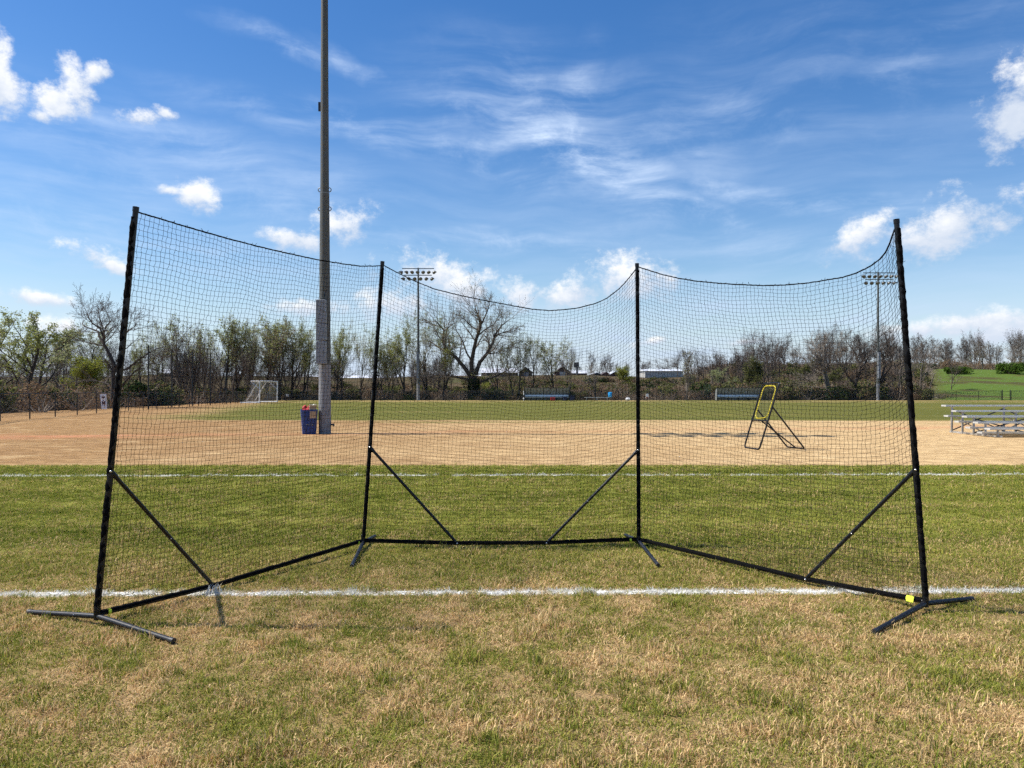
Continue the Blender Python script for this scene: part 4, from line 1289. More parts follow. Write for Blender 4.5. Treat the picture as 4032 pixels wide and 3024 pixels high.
def gate():
    a = Vector((67.35, 101.6, 0)); a.z = gz(a.x, a.y); t = thing('field_gate', a, 'narrow dark gate frame in the far right fence', 'gate')
    up = Vector((0, 0, 1)); c = a + Vector((1.1, 0, 0))
    for q in (a, c):
        b = MB(); b.tube([q, q + up * 1.42], .065, 8); b.build('gate_post', 'fence', t)
    for zz in (.12, .72, 1.22):
        b = MB(); b.tube([a + up * zz, c + up * zz], .025, 6); b.build('gate_rail', 'fence', t)
gate()
# tall poles carrying ball netting behind the goal
up = Vector((0, 0, 1))
npx = [(566, 1612), (660, 1604), (742, 1599), (814, 1595), (877, 1590)]
npos = [Gp(*q) + Vector((.35, 0, 0)) for q in npx]
wh = ['nearest', 'second nearest', 'middle', 'second farthest', 'farthest']
for q, s_ in zip(npos, wh):
    t = thing('netting_pole', q, '%s of the five tall black netting poles along the left fence' % s_, 'pole', 'ball netting poles')
    b = MB(); b.tube([q, q + up * 4.75], .055, 8); b.build('pole', 'fence', t); b = MB(); b.tube([q + up * 4.75, q + up * 4.80], .065, 8); b.build('cap', 'fence', t)
t = thing('ball_netting', npos[0], 'thin dark ball netting strung between the tall poles', 'netting')
for a, c in zip(npos[:-1], npos[1:]):
    b = MB(); b.poly([a + up * .1, c + up * .1, c + up * 4.6, a + up * 4.6]); L_ = (c - a).length; b.uv = [[0, 0], [L_, 0], [L_, 4.5], [0, 4.5]]
    o = b.build('net_sheet', 'netting', t); o['kind'] = 'stuff'
    b = MB(); b.tube([a + up * 4.6, a.lerp(c, .5) + up * 4.5, c + up * 4.6], .012, 4); b.build('cable', 'fence', t)

def banner():
    d = 43.0
    c = P(405, 1568, d); t = thing('team_banner', at(405, d), 'white banner with a dark shield emblem hung on the left fence', 'banner')
    a = Gp(380, 1624); 
    u = (fl[2] - fl[1]); u.z = 0; u.normalize(); n_ = Vector((u.y, -u.x, 0))
    if n_.y > 0: n_ = -n_
    tl, tr_, br2, bl2 = P(393, 1551.5, d), P(418, 1551, d), P(421, 1611, d), P(400, 1612, d)
    b = MB(); b.prism([bl2, br2, tr_, tl], Vector((0, .012, 0))); b.build('sheet', 'banner', t)
    def Q(s_, v, off): return tl.lerp(tr_, s_).lerp(bl2.lerp(br2, s_), v) + Vector((0, -off, 0))
    out = []
    for i in range(28):
        k = i / 28 * 2 * math.pi; cx_, cy_ = math.sin(k), -math.cos(k)
        wx_ = .31 if cy_ < .1 else .31 * math.cos(max(0, cy_ - .1) * 1.4) ** 1.0
        out.append((.5 + wx_ * math.copysign(abs(cx_) ** .7, cx_), .50 + .42 * cy_))
    def shape(pts, off, m_, nm): b = MB(); b.prism([Q(s_, v, off) for s_, v in pts], Vector((0, -.004, 0))); b.build(nm, m_, t)
    shape(list(reversed(out)), .004, 'emblem', 'shield')
    inn = [(.5 + (a_ - .5) * .80, .5 + (v - .5) * .90) for a_, v in out]
    shape(list(reversed(inn)), .010, 'emblem_maroon', 'shield_field')
    for (xa, xb, ya, yb, m_) in ((.42, .60, .10, .17, 'white_paint'), (.22, .38, .27, .47, 'white_paint'), (.63, .78, .27, .47, 'white_paint'), (.43, .60, .30, .40, 'banner'),
                                 (.44, .56, .47, .53, 'white_paint'), (.40, .60, .68, .88, 'banner'), (.24, .40, .50, .64, 'emblem'), (.62, .77, .50, .64, 'emblem'), (.3, .72, .17, .23, 'emblem')):
        shape([(xa, yb), (xb, yb), (xb, ya), (xa, ya)], .016, m_, 'emblem_block')
banner()

# ------------------------------------------------------------------ trees
class TreeGen:
    def __init__(s, seed, spec):
        s.r = random.Random(seed); s.sp = spec
        s.trunk = MB(); s.crown = MB(); s.tips = []; s.nodes = []
    def branch(s, p, d, L, r, lvl, up):
        sp, rnd = s.sp, s.r
        k = sp['segs'][lvl]; pts = [p]; dd = [d]
        wnd = sp['wander'][lvl]; tr = sp['trop'][lvl]
        for i in range(k):
            d = (d + Vector((rnd.uniform(-1, 1), rnd.uniform(-1, 1), rnd.uniform(-1, 1))) * wnd + Vector((0, 0, tr))).normalized()
            p = p + d * (L / k); pts.append(p); dd.append(d)
        s.limb(pts, r, max(sp['rmin'], r * sp['taper'][lvl]), lvl, dd, L)
    def limb(s, pts, r0, r1, lvl, dd=None, L=None, t0=None, cont=True):
        sp, rnd = s.sp, s.r
        k = len(pts) - 1
        if dd is None:
            dd = [(pts[min(i + 1, k)] - pts[max(i - 1, 0)]).normalized() for i in range(k + 1)]
            L = sum((pts[i + 1] - pts[i]).length for i in range(k))
        rad = [r0 + (r1 - r0) * i / k for i in range(k + 1)]
        mb = s.trunk if lvl <= sp['trunk_lvl'] else s.crown
        mb.tube(pts, rad, (8, 6, 5, 3, 3, 3)[lvl], cap=False)
        if lvl >= sp['levels']:
            s.tips.append((pts[-1], dd[-1])); 
            if len(pts) > 2: s.tips.append((pts[-2], dd[-2]))
            return
        nch = sp['kids'][lvl]; nch = max(1, int(round(nch * rnd.uniform(.8, 1.2))))
        ts = sp['start'][lvl] if t0 is None else t0
        for c in range(nch):
            t = ts + (1 - ts) * ((c + rnd.random()) / nch)
            i = min(k - 1, int(t * k)); f = t * k - i
            q = pts[i].lerp(pts[i + 1], f); dv = dd[min(k, i + 1)]
            ang = R(sp['angle'][lvl] * rnd.uniform(.7, 1.3))
            o = dv.orthogonal().normalized(); o = Matrix.Rotation(rnd.uniform(0, 6.283), 3, dv) @ o
            nd = (dv * math.cos(ang) + o * math.sin(ang)).normalized()
            if nd.z < -.25: nd.z *= .3; nd.normalize()
            ll = L * sp['ratio'][lvl] * (1.12 - sp['short'] * t) * rnd.uniform(.75, 1.25)
            rr = max(sp['rmin'], (rad[i] * (1 - f) + rad[i + 1] * f) * sp['rratio'])
            s.branch(q, nd, ll, rr, lvl + 1, 0)
        if cont and lvl >= 1:
            s.branch(pts[-1], dd[-1], L * .38, max(sp['rmin'], rad[-1]), min(sp['levels'], lvl + 1), 0)
    def leaves(s, n, size, mi, spread, zmin=0.0):
        rnd = s.r
        if not s.tips: return
        for _ in range(n):
            p, d = rnd.choice(s.tips)
            if p.z < zmin * rnd.uniform(.8, 1.2): continue
            p = p + Vector((rnd.gauss(0, spread), rnd.gauss(0, spread), rnd.gauss(0, spread)))
            s.leaf(p, size * rnd.uniform(.6, 1.4), mi)
    def leaf(s, p, sz, mi, mb=None):
        rnd = s.r; mb = mb or s.crown
        a = Vector((rnd.gauss(0, 1), rnd.gauss(0, 1), rnd.gauss(0, 1))).normalized(); b = a.orthogonal().normalized()
        b = Matrix.Rotation(rnd.uniform(0, 6.28), 3, a) @ b; c = a.cross(b)
        mb.poly([p - b * sz * .5, p + c * sz * .28, p + b * sz * .5, p - c * sz * .28], mi)
    def meshes(s, bark, twig, leaf):
        return s.trunk.mesh('trunk', bark, smooth=True), s.crown.mesh('crown', [twig, leaf] if leaf else [twig])

def spec(**k):
    d = dict(levels=4, trunk_lvl=1, segs=(7, 6, 4, 3, 2), wander=(.06, .14, .2, .25, .3), trop=(.02, .05, .05, .04, .03), taper=(.45, .35, .35, .4, .6),
             kids=(9, 6, 5, 4), start=(.28, .25, .2, .15), angle=(42, 42, 45, 50), ratio=(.46, .5, .5, .5), short=.55, rratio=.55, rmin=.011)
    d.update(k); return d
SPECIES = {
    'slender': spec(kids=(10, 6, 5, 5), start=(.16, .2, .15, .1), angle=(26, 26, 32, 38), ratio=(.52, .42, .46, .5), trop=(.03, .10, .08, .06, .04), short=.42, wander=(.05, .10, .14, .18, .2), rmin=.0080),
    'multi':   spec(kids=(7, 6, 5, 5), start=(.08, .2, .15, .1), angle=(22, 27, 33, 38), ratio=(.78, .40, .44, .5), trop=(.02, .06, .06, .05, .04), short=.40, wander=(.05, .10, .14, .18, .2), rmin=.0080),
    'spread':  spec(kids=(8, 7, 5, 5), start=(.20, .2, .15, .1), angle=(50, 40, 42, 44), ratio=(.60, .46, .46, .48), trop=(.02, .06, .03, .02, .02), wander=(.09, .15, .18, .2, .22), rmin=.011),
    'poplar':  spec(kids=(24, 6, 4, 3), start=(.12, .2, .2, .1), angle=(34, 34, 38, 42), ratio=(.26, .5, .5, .5), trop=(.02, .14, .08, .05, .04), short=.65, rmin=.010),
}
def generic(species, seed, H, r, bark, twig, leaf=None, nleaf=0, lsize=.22, zmin=.35, stems=1, spread=.16):
    g = TreeGen(seed, SPECIES[species]); rnd = g.r
    for i in range(stems):
        a = rnd.uniform(0, 6.28); q = Vector((math.cos(a), math.sin(a), 0)) * (.0 if stems == 1 else .35)
        d = (Vector((0, 0, 1)) + Vector((math.cos(a), math.sin(a), 0)) * (.03 if stems == 1 else rnd.uniform(.08, .22))).normalized()
        g.branch(q + Vector((0, 0, -.15)), d, H * .86 * (1 if i == 0 else rnd.uniform(.7, .95)), r * (1 if stems == 1 else .7), 0, 0)
    if leaf: g.leaves(nleaf, lsize, 1, spread, H * zmin)
    zs = [v[2] for v in g.crown.v]
    return (*g.meshes(bark, twig, leaf), max(zs))
PROTO = {
    's1': generic('slender', 1, 12, .17, 'bark', 'twig', 'leaf_spring', 4200, .20, .50),
    's2': generic('slender', 2, 12, .15, 'bark', 'twig', 'leaf_pale', 3000, .19, .52),
    's3': generic('slender', 3, 12, .16, 'bark_grey', 'twig', 'leaf_spring', 2600, .19, .52, stems=2),
    'm1': generic('multi', 4, 12, .22, 'bark', 'twig', 'leaf_spring', 6000, .20, .50),
    'm2': generic('multi', 5, 12, .20, 'bark', 'twig', 'leaf_pale', 2800, .19, .5),
    'm3': generic('multi', 6, 12, .20, 'bark_grey', 'twig_grey', 'leaf_pale', 900, .18),
    'p1': generic('spread', 7, 12, .28, 'bark', 'twig_dark', 'leaf_spring', 3600, .25, .35),
    'p2': generic('spread', 8, 12, .26, 'bark_grey', 'twig_grey', None),
    'p3': generic('spread', 9, 12, .26, 'bark', 'twig', 'leaf_pale', 5600, .25, .3),
    'p4': generic('spread', 10, 12, .24, 'bark_pale', 'twig_grey', None),
    'o1': generic('poplar', 12, 12, .16, 'bark_pale', 'twig_grey', 'leaf_pale', 350),
    'y1': generic('spread', 13, 8, .14, 'bark', 'twig', 'leaf_yellow', 6500, .24, .12, spread=.35),
    'g1': generic('spread', 14, 8, .16, 'bark', 'twig_dark', 'leaf_olive', 6500, .26, .2, spread=.35),
}
def place_tree(px, d, top_py, proto, label, group='trees beyond the far fence', wide=1.0, rz=None, name='tree'):
    tm, cm, ph = PROTO[proto]
    q = at(px, d)
    H = (EYE + (HY - top_py) / F * d) - q.z
    t = thing(name, q, label, 'tree', group)
    s_ = H / ph * 1.05; wide = wide * 1.32
    t.scale = (s_ * wide, s_ * wide, s_); t.rotation_euler = (0, 0, rz if rz is not None else (px * 1.37) % 6.28)
    for nm, me in (('trunk', tm), ('crown', cm)):
        o = bpy.data.objects.new(nm, me); COL.objects.link(o); o.parent = t
    return t

def hero(name, d, base_px, limbs, sp, bark, twig, leaf, nleaf, label, conv, seed, rm, lsize=.22, ivy=0, group='trees beyond the far fence', depth=.9, hz=.95):
    q0 = at(conv(*base_px)[0], d)
    g = TreeGen(seed, sp); rnd = g.r
    t = thing(name, q0, label, 'tree', group)
    t.scale = (.95, .95, hz)
    for pts, r0, r1, lvl in limbs:
        # each limb swings toward or away from the viewer as it leaves the stem
        sw = rnd.uniform(-1, 1) * depth; k = len(pts); out = []
        for i, (cx_, cy_) in enumerate(pts):
            px, py = conv(cx_, cy_)
            dd = d + (sw * 3.2 * (i / (k - 1)) ** 1.2 if lvl else 0)
            out.append(P(px, py, d) + Vector((0, dd - d, 0)) - q0)
        if lvl == 0: out[0].z = -.2
        g.limb(out, r0 * rm, max(.012, r1 * rm), lvl, t0=(.6 if lvl == 0 else .22))
    if leaf: g.leaves(nleaf, lsize, 1, .18)
    mats2 = [twig, leaf] if leaf else [twig]
    if ivy:
        v = MB()
        tp = [Vector(p) for p in g.trunk.v[:40]]
        for _ in range(ivy):
            a = rnd.uniform(0, 6.28); hgt = rnd.random() ** .8 * 3.4; rr = .62 * rm * (1.15 + .35 * rnd.random()) * (1.1 - hgt * .06)
            g.leaf(Vector((rr * math.cos(a), rr * math.sin(a), hgt)), .22, 0, v)
        o = bpy.data.objects.new('ivy', v.mesh('ivy', 'ivy')); COL.objects.link(o); o.parent = t
    tm, cm = g.meshes(bark, twig, leaf)
    for nm, me in (('trunk', tm), ('crown', cm)):
        o = bpy.data.objects.new(nm, me); COL.objects.link(o); o.parent = t
c1 = lambda x, y: (.452 * x, 1100 + .452 * y)
c3 = lambda x, y: (1700 + .452 * x, 1100 + .452 * y)
c4 = lambda x, y: (2500 + .452 * x, 1200 + .452 * y)
HS = spec(kids=(3, 12, 8, 5), start=(.6, .20, .12, .08), angle=(40, 46, 42, 42), ratio=(.3, .36, .44, .5), wander=(.06, .16, .18, .2, .22), trop=(.02, .07, .05, .03, .02), rratio=.5, rmin=.0085, short=.30)
HS_THIN = spec(**{**HS, 'kids': (3, 8, 6, 4)})
hero('tree', 60, (990, 1150), [
    ([(985,1160),(985,1000),(990,900),(985,800),(1000,720)], .30, .22, 0),
    ([(1000,720),(960,640),(910,560),(850,480),(800,420),(775,370),(700,345),(620,320),(570,290),(550,270)], .20, .03, 1),
    ([(1000,720),(940,580),(900,500),(895,440),(860,350),(790,300),(750,250),(735,200)], .18, .03, 1),
    ([(905,470),(905,420),(890,330),(860,240),(855,200),(890,160)], .10, .02, 1),
    ([(905,450),(930,400),(980,340),(1060,300),(1080,250)], .09, .02, 1),
    ([(1000,740),(1080,620),(1100,500),(1120,410),(1160,370),(1230,330),(1220,290)], .14, .02, 1),
    ([(1000,770),(1110,740),(1190,660),(1280,590),(1350,540),(1450,510)], .13, .02, 1),
    ([(1040,950),(1130,840),(1200,780),(1300,710),(1400,700)], .12, .02, 1),
    ([(980,950),(920,890),(830,870),(720,850),(620,850),(520,870)], .11, .02, 1)],
    HS_THIN, 'bark', 'twig_dark', None, 0, 'large bare crooked tree leaning over the left fence behind the banner', c1, 21, .82, group='trees beyond the left fence', hz=.90)
hero('oak_tree', 106, (368, 1060), [
    ([(370,1062),(365,950),(360,880),(352,815)], .66, .52, 0),
    ([(350,840),(280,740),(200,640),(110,570),(80,470),(90,380),(30,310),(0,280)], .34, .05, 1),
    ([(350,815),(345,700),(370,560),(400,440),(430,370),(440,310),(400,230),(385,180)], .36, .05, 1),
    ([(440,320),(490,200),(510,130),(480,80)], .12, .03, 1),
    ([(410,390),(340,340),(290,290),(250,260)], .13, .03, 1),
    ([(380,810),(420,690),(490,600),(540,500),(560,420),(620,330),(680,280)], .34, .05, 1),
    ([(490,610),(570,600),(650,560),(700,540)], .12, .03, 1),
    ([(555,440),(640,400),(700,380),(750,350)], .12, .03, 1),
    ([(400,890),(500,850),(580,820),(680,760),(720,730)], .20, .03, 1),
    ([(330,860),(200,830),(100,815),(0,810),(-80,800)], .20, .03, 1),
    ([(360,700),(300,600),(260,480),(200,380),(180,300)], .15, .03, 1),
    ([(400,440),(470,380),(560,330),(600,250)], .13, .03, 1)],
    HS, 'bark', 'twig_grey', 'leaf_pale', 500, 'biggest oak at the field edge, thick ivy-covered trunk and bare spreading limbs', c3, 22, 1.0, ivy=1500, hz=.91)
hero('sycamore_tree', 105, (1680, 830), [
    ([(1665,838),(1672,720),(1645,600),(1625,500)], .24, .16, 0),
    ([(1692,838),(1692,700),(1662,580),(1640,500)], .22, .15, 0),
    ([(1625,500),(1605,400),(1590,320),(1595,285)], .13, .03, 1),
    ([(1640,500),(1650,390),(1680,310),(1690,290)], .13, .03, 1),
    ([(1640,590),(1560,540),(1500,450),(1480,400)], .11, .02, 1),
    ([(1650,560),(1720,480),(1740,400),(1730,330)], .10, .02, 1),
    ([(1660,640),(1560,640),(1470,620),(1430,640)], .09, .02, 1),
    ([(1680,740),(1580,710),(1480,700),(1420,720)], .08, .02, 1),
    ([(1630,520),(1540,430),(1530,350)], .09, .02, 1)],
    HS, 'bark_pale', 'twig_grey', None, 0, 'pale-barked bare twin-stemmed tree right of the ball rebounder', c4, 23, 1.0)
hero('oak_tree', 104, (1940, 830), [
    ([(1945,838),(1910,740),(1920,680),(1950,600)], .32, .22, 0),
    ([(1950,600),(1972,520),(1940,400),(1900,330),(1880,290)], .20, .03, 1),
    ([(1920,680),(1840,620),(1790,540),(1800,450),(1770,380)], .16, .03, 1),
    ([(1970,530),(2040,480),(2080,420),(2090,330)], .14, .03, 1),
    ([(1945,420),(1990,350),(2010,280)], .09, .02, 1),
    ([(1905,740),(1830,720),(1770,690),(1720,690)], .11, .02, 1),
    ([(1940,640),(2020,600),(2060,540)], .10, .02, 1)],
    HS, 'bark', 'twig_dark', None, 0, 'dark crooked bare oak just left of the right floodlight pole', c4, 24, 1.0)
hero('oak_tree', 104.5, (2010, 835), [
    ([(1985,838),(2035,750),(2110,700),(2160,630)], .32, .2, 0),
    ([(2160,630),(2200,500),(2180,400),(2160,320),(2170,290)], .18, .03, 1),
    ([(2110,700),(2212,580),(2270,520),(2300,440),(2290,350)], .16, .03, 1),
    ([(2195,520),(2250,450),(2260,370),(2240,310)], .12, .02, 1),
    ([(2060,740),(2180,720),(2300,690),(2360,640)], .12, .02, 1),
    ([(2190,440),(2120,380),(2100,320)], .10, .02, 1),
    ([(2270,520),(2350,480),(2400,400)], .10, .02, 1)],
    HS, 'bark', 'twig_dark', None, 0, 'dark bare oak with a strongly leaning trunk behind the right floodlight pole', c4, 25, 1.0)

LEFTG = 'trees beyond the left fence'
T = [
 (10, 78, 1236, 'p3', 'pale leafing tree cut by the left edge of the picture', LEFTG, 1.0),
 (112, 74, 1226, 'p1', 'tall leafing tree left of the crooked bare tree', LEFTG, .95),
 (150, 92, 1262, 'p3', 'leafing tree seen through the crown left of the crooked bare tree', LEFTG, .9),
 (300, 84, 1385, 'y1', 'low yellow-green leafy tree left of the banner', LEFTG, 1.15),
 (345, 95, 1275, 's2', 'thin grey tree rising behind the yellow-green tree', LEFTG, 1.0),
 (250, 104, 1330, 'm3', 'bare grey tree far back between two left leafing trees', LEFTG, 1.1),
 (560, 90, 1300, 'm1', 'leafing tree just right of the left net post', LEFTG, .85),
 (640, 92, 1268, 'm2', 'thin bare tree behind the nearest netting pole', LEFTG, .75),
 (735, 96, 1252, 's3', 'twin-stemmed slender tree behind the middle netting pole', LEFTG, 1.0),
 (806, 100, 1320, 'm3', 'low bare grey tree left of the soccer goal net tip', LEFTG, .9),
 (880, 104, 1262, 's1', 'slender budding tree above the left tip of the soccer goal', LEFTG, 1.05),
 (930, 105, 1236, 's2', 'tallest slender budding tree left above the soccer goal', LEFTG, 1.0),
 (985, 106, 1270, 'm1', 'green-topped tree directly above the soccer goal', None, .8),
 (1045, 107, 1262, 's1', 'green-topped tree above the right goal post', None, 1.2),
 (1098, 105, 1258, 's3', 'bare forked tree just right of the soccer goal', None, 1.1),
 (1150, 108, 1262, 's2', 'slender tree behind the dark notice box', None, 1.1),
 (1195, 106, 1250, 'm1', 'green-topped tree left of the blue bin', None, .72),
 (1345, 106, 1264, 'm1', 'rounded leafing tree right of the near light pole', None, .78),
 (1310, 108, 1300, 's3', 'thin tree half hidden by the near light pole', None, .9),
 (1420, 107, 1300, 'm2', 'leaning bare tree midway between near pole and left back post', None, .8),
 (1480, 105, 1282, 'm1', 'fan-shaped tree behind the left back post of the net', None, .95),
 (1540, 108, 1340, 's3', 'short thin tree left of the far left floodlight pole', None, 1.0),
 (1592, 106, 1232, 'm1', 'broad green-topped tree just left of the far left floodlight pole', None, .9),
 (1680, 109, 1208, 'm2', 'tall bare tree behind the far left floodlight pole', None, .9),
 (1745, 108, 1226, 'm1', 'green-crowned tree left of the biggest oak', None, .9),
 (1960, 110, 1300, 'm3', 'bare tree close right of the biggest oak', None, .9),
 (2030, 106, 1316, 's3', 'bare tree at the left end of the left team shelter', None, 1.1),
 (2098, 106, 1296, 'm2', 'vase-shaped budding tree behind the left team shelter', None, .72),
 (2185, 107, 1330, 's2', 'slender tree behind the right end of the left team shelter', None, 1.2),
 (2243, 110, 1372, 'm3', 'thin tree left of the dark square sign', None, .75),
 (2345, 105, 1432, 'p2', 'small crooked bare tree above the low bench', None, .8),
 (2470, 150, 1432, 'y1', 'round yellow-green tree on the hill left of the right back post', None, 1.0),
 (2703, 104, 1381, 'o1', 'narrow pale bare tree right of the right back post', None, 1.0),
 (2972, 112, 1398, 'g1', 'rounded green tree behind the right team shelter', None, .85),
 (2860, 125, 1446, 'p3', 'pale low tree left of the rounded green tree', None, 1.0),
 (3170, 130, 1412, 'g1', 'dark green tree on the hill left of the pale twin-stemmed tree', None, .9),
 (3290, 124, 1438, 'g1', 'dark rounded tree between the twin-stemmed tree and the oaks', None, .8),
 (3540, 118, 1360, 'p2', 'bare grey tree left of the right front net post', None, .9),
 (3622, 128, 1348, 'p2', 'bare round-crowned tree just right of the right front net post', None, .85),
 (3660, 116, 1452, 'p4', 'small bare tree standing alone on the grass slope', None, 1.25),
 (3760, 205, 1398, 'p4', 'bare tree on the hilltop above the left bright bush', None, .9),
 (3868, 190, 1342, 'p2', 'tallest bare tree on the right hilltop', None, .95),
 (3925, 205, 1368, 'p4', 'bare hilltop tree right of the tallest one', None, .9),
 (3985, 195, 1352, 'p2', 'bare hilltop tree above the right bright bush', None, .85),
 (4045, 200, 1358, 'p4', 'bare hilltop tree at the right edge of the picture', None, .9),
 (3700, 215, 1402, 'm3', 'thin bare tree on the hilltop near the right net post', None, .9),
 (3815, 215, 1392, 'm3', 'thin bare hilltop tree between the two bright bushes', None, .9),
]
for px, d, tp, pr, lab, grp, wd in T:
    place_tree(px, d, tp, pr, lab, grp or 'trees beyond the far fence', wd)

# ------------------------------------------------------------------ bushes
def bush_mesh(seed, leaf, n, size, twig='twig_dark', flat=1.0):
    rnd = random.Random(seed); g = TreeGen(seed, SPECIES['spread'])
    for i in range(26):
        a = rnd.uniform(0, 6.28); e = rnd.uniform(.25, 1.4)
        d = Vector((math.cos(a) * math.cos(e), math.sin(a) * math.cos(e), math.sin(e) * flat)).normalized()
        L = rnd.uniform(.6, 1.0); pts = [Vector((d.x * .1, d.y * .1, -.05))]
        for k in range(4): pts.append(pts[-1] + (d + Vector((rnd.uniform(-.2, .2), rnd.uniform(-.2, .2), rnd.uniform(-.05, .2)))) * L * .25)
        g.crown.tube(pts, [.02, .016, .012, .009, .006], 3, cap=False)
    lobes = []
    for i in range(16):
        a = rnd.uniform(0, 6.28); rr = rnd.uniform(.15, .72); zz = rnd.uniform(.15, .85) * flat
        lobes.append((Vector((rr * math.cos(a), rr * math.sin(a), zz * (1 - rr * .45))), rnd.uniform(.18, .36)))
    for _ in range(n):
        c, r = rnd.choice(lobes)
        v = Vector((rnd.gauss(0, 1), rnd.gauss(0, 1), rnd.gauss(0, 1))).normalized() * r * rnd.uniform(.55, 1.05)
        p = c + v
        if p.z < 0: p.z = -p.z * .5
        g.leaf(p, size * rnd.uniform(.6, 1.5), 1)
    return g.crown.mesh('bush', [twig, leaf])
BUSH = {'bright': bush_mesh(1, 'leaf_bright', 2600, .10, flat=.8), 'dark': bush_mesh(2, 'leaf_dark', 1800, .11), 'pale': bush_mesh(3, 'leaf_pale', 1500, .09),
        'brown': bush_mesh(4, 'leaf_brown', 900, .08, 'twig'), 'olive': bush_mesh(5, 'leaf_olive', 1500, .10), 'bare': bush_mesh(6, 'leaf_brown', 320, .07, 'twig_grey'), 'yellow': bush_mesh(7, 'leaf_yellow', 1200, .09)}
def place_bush(px, d, wpx, hpx, kind, label, name='bush'):
    q = at(px, d); t = thing(name, q, label, 'bush', 'bushes beyond the far fence')
    o = bpy.data.objects.new('foliage', BUSH[kind]); COL.objects.link(o); o.parent = t
    o.scale = (wpx / F * d / 1.9, wpx / F * d / 1.9, hpx / F * d / 1.0); o.rotation_euler = (0, 0, px * .7)
for a in [(3772, 172, 126, 38, 'bright', 'spreading bright green bush on the right hilltop, left of two'),
          (3985, 168, 120, 58, 'bright', 'rounded bright green bush near the right edge on the hilltop'),
          (2780, 104, 42, 68, 'pale', 'pale whitish-green bush left of the right team shelter'),
          (3603, 103.5, 50, 34, 'dark', 'dark green shrub at the fence by the right front net post'),
          (2250, 103.5, 34, 46, 'dark', 'dark shrub just right of the left team shelter'),
          (3090, 104, 120, 40, 'olive', 'low yellowish-green bush below the twin-stemmed tree'),
          (3305, 106, 110, 70, 'olive', 'olive bush between the twin-stemmed tree and the dark oaks'),
          (2440, 132, 80, 34, 'olive', 'green bush on the slope above the blue cooler'),
          (2520, 128, 70, 50, 'dark', 'dark evergreen bush on the slope by the right back post'),
          (2640, 165, 60, 24, 'dark', 'dark clipped bush below the long pale building'),
          (3700, 112, 100, 26, 'bare', 'brown twiggy shrub low on the right grass slope')]:
    place_bush(*a)

# undergrowth, far woods: masses nobody could count
def make_scrub():
    rg = np.random.default_rng(4); src = [BUSH[k] for k in ('bare', 'brown', 'olive', 'dark', 'yellow')]
    P_, I_, S_ = [], [], []
    def add(n, x0, x1, y0, y1, s0, s1, pr):
        for _ in range(n):
            x = rg.uniform(x0, x1); y = rg.uniform(y0, y1)
            s_ = rg.uniform(s0, s1)
            P_.append((x, y, gz(x, y) - .1)); I_.append(rg.choice(5, p=pr)); S_.append((s_ * 1.2, s_ * 1.2, s_))
    add(230, -60, 34, 103.5, 112, .7, 1.7, [.66, .14, .15, .03, .02])
    add(380, -80, 40, 112, 150, .9, 2.2, [.52, .18, .24, .04, .02])
    add(420, -10, 62, 118, 178, .8, 1.9, [.34, .26, .34, .05, .01])
    add(240, 30, 58, 103, 130, 1.2, 3.0, [.34, .18, .34, .13, .01])
    for _ in range(420):
        y = rg.uniform(112, 200); x = y * rg.uniform(.30, .555)
        P_.append((x, y, gz(x, y) - .1)); s_ = rg.uniform(1.0, 2.6); I_.append(rg.choice(5, p=[.42, .22, .28, .08, .0])); S_.append((s_ * 1.2, s_ * 1.2, s_))
    for _ in range(230):                                              # behind the left fence
        y = rg.uniform(45, 104); x = -24.5 - (y - 34) * .155 - rg.uniform(3.5, 30)
        P_.append((x, y, gz(x, y) - .1)); s_ = rg.uniform(1.0, 2.8); I_.append(rg.choice(5, p=[.46, .2, .22, .1, .02])); S_.append((s_ * 1.2, s_ * 1.2, s_))
    add(360, 55, 150, 196, 235, 1.5, 3.6, [.6, .25, .12, .03, 0])
    k = len(P_)
    scatter('undergrowth', P_, I_, rg.uniform(0, 6.28, k), np.array(S_), src, 'brown and olive tangle of undergrowth beyond the fences')
make_scrub()
def make_woods():
    rg = np.random.default_rng(8); src = []
    for k in ('m3', 'p2', 'p4', 'm2', 's3'):
        tm, cm, ph = PROTO[k]
        # join trunk and crown for the mass
        b = bpy.data.meshes.new('woods_tree')
        va = [tuple(v.co) for v in tm.vertices]; vb = [tuple(v.co) for v in cm.vertices]
        fa = [tuple(p.vertices) for p in tm.polygons]; fb = [tuple(i + len(va) for i in p.vertices) for p in cm.polygons]
        b.from_pydata(va + vb, [], fa + fb); b.materials.append(M['twig_dark'])
        src.append(b)
    P_, S_ = [], []
    def add(n, x0, x1, y0, y1, h0, h1):
        for _ in range(n):
            x = rg.uniform(x0, x1); y = rg.uniform(y0, y1); P_.append((x, y, gz(x, y) - .2)); s_ = rg.uniform(h0, h1) / 12; S_.append((s_ * 1.15, s_ * 1.15, s_))
    add(70, -110, -35, 80, 140, 4.0, 7.5)
    add(42, -62, -4, 114, 150, 4.5, 7.0)
    add(60, 70, 190, 205, 260, 7, 11)
    add(40, 40, 80, 130, 200, 4, 7)
    add(24, 10, 60, 235, 300, 3.5, 6.5)
    k = len(P_)
    scatter('far_woods', P_, rg.integers(0, 5, k), rg.uniform(0, 6.28, k), np.array(S_), src, 'hazy brown mass of bare trees filling the background')
make_woods()

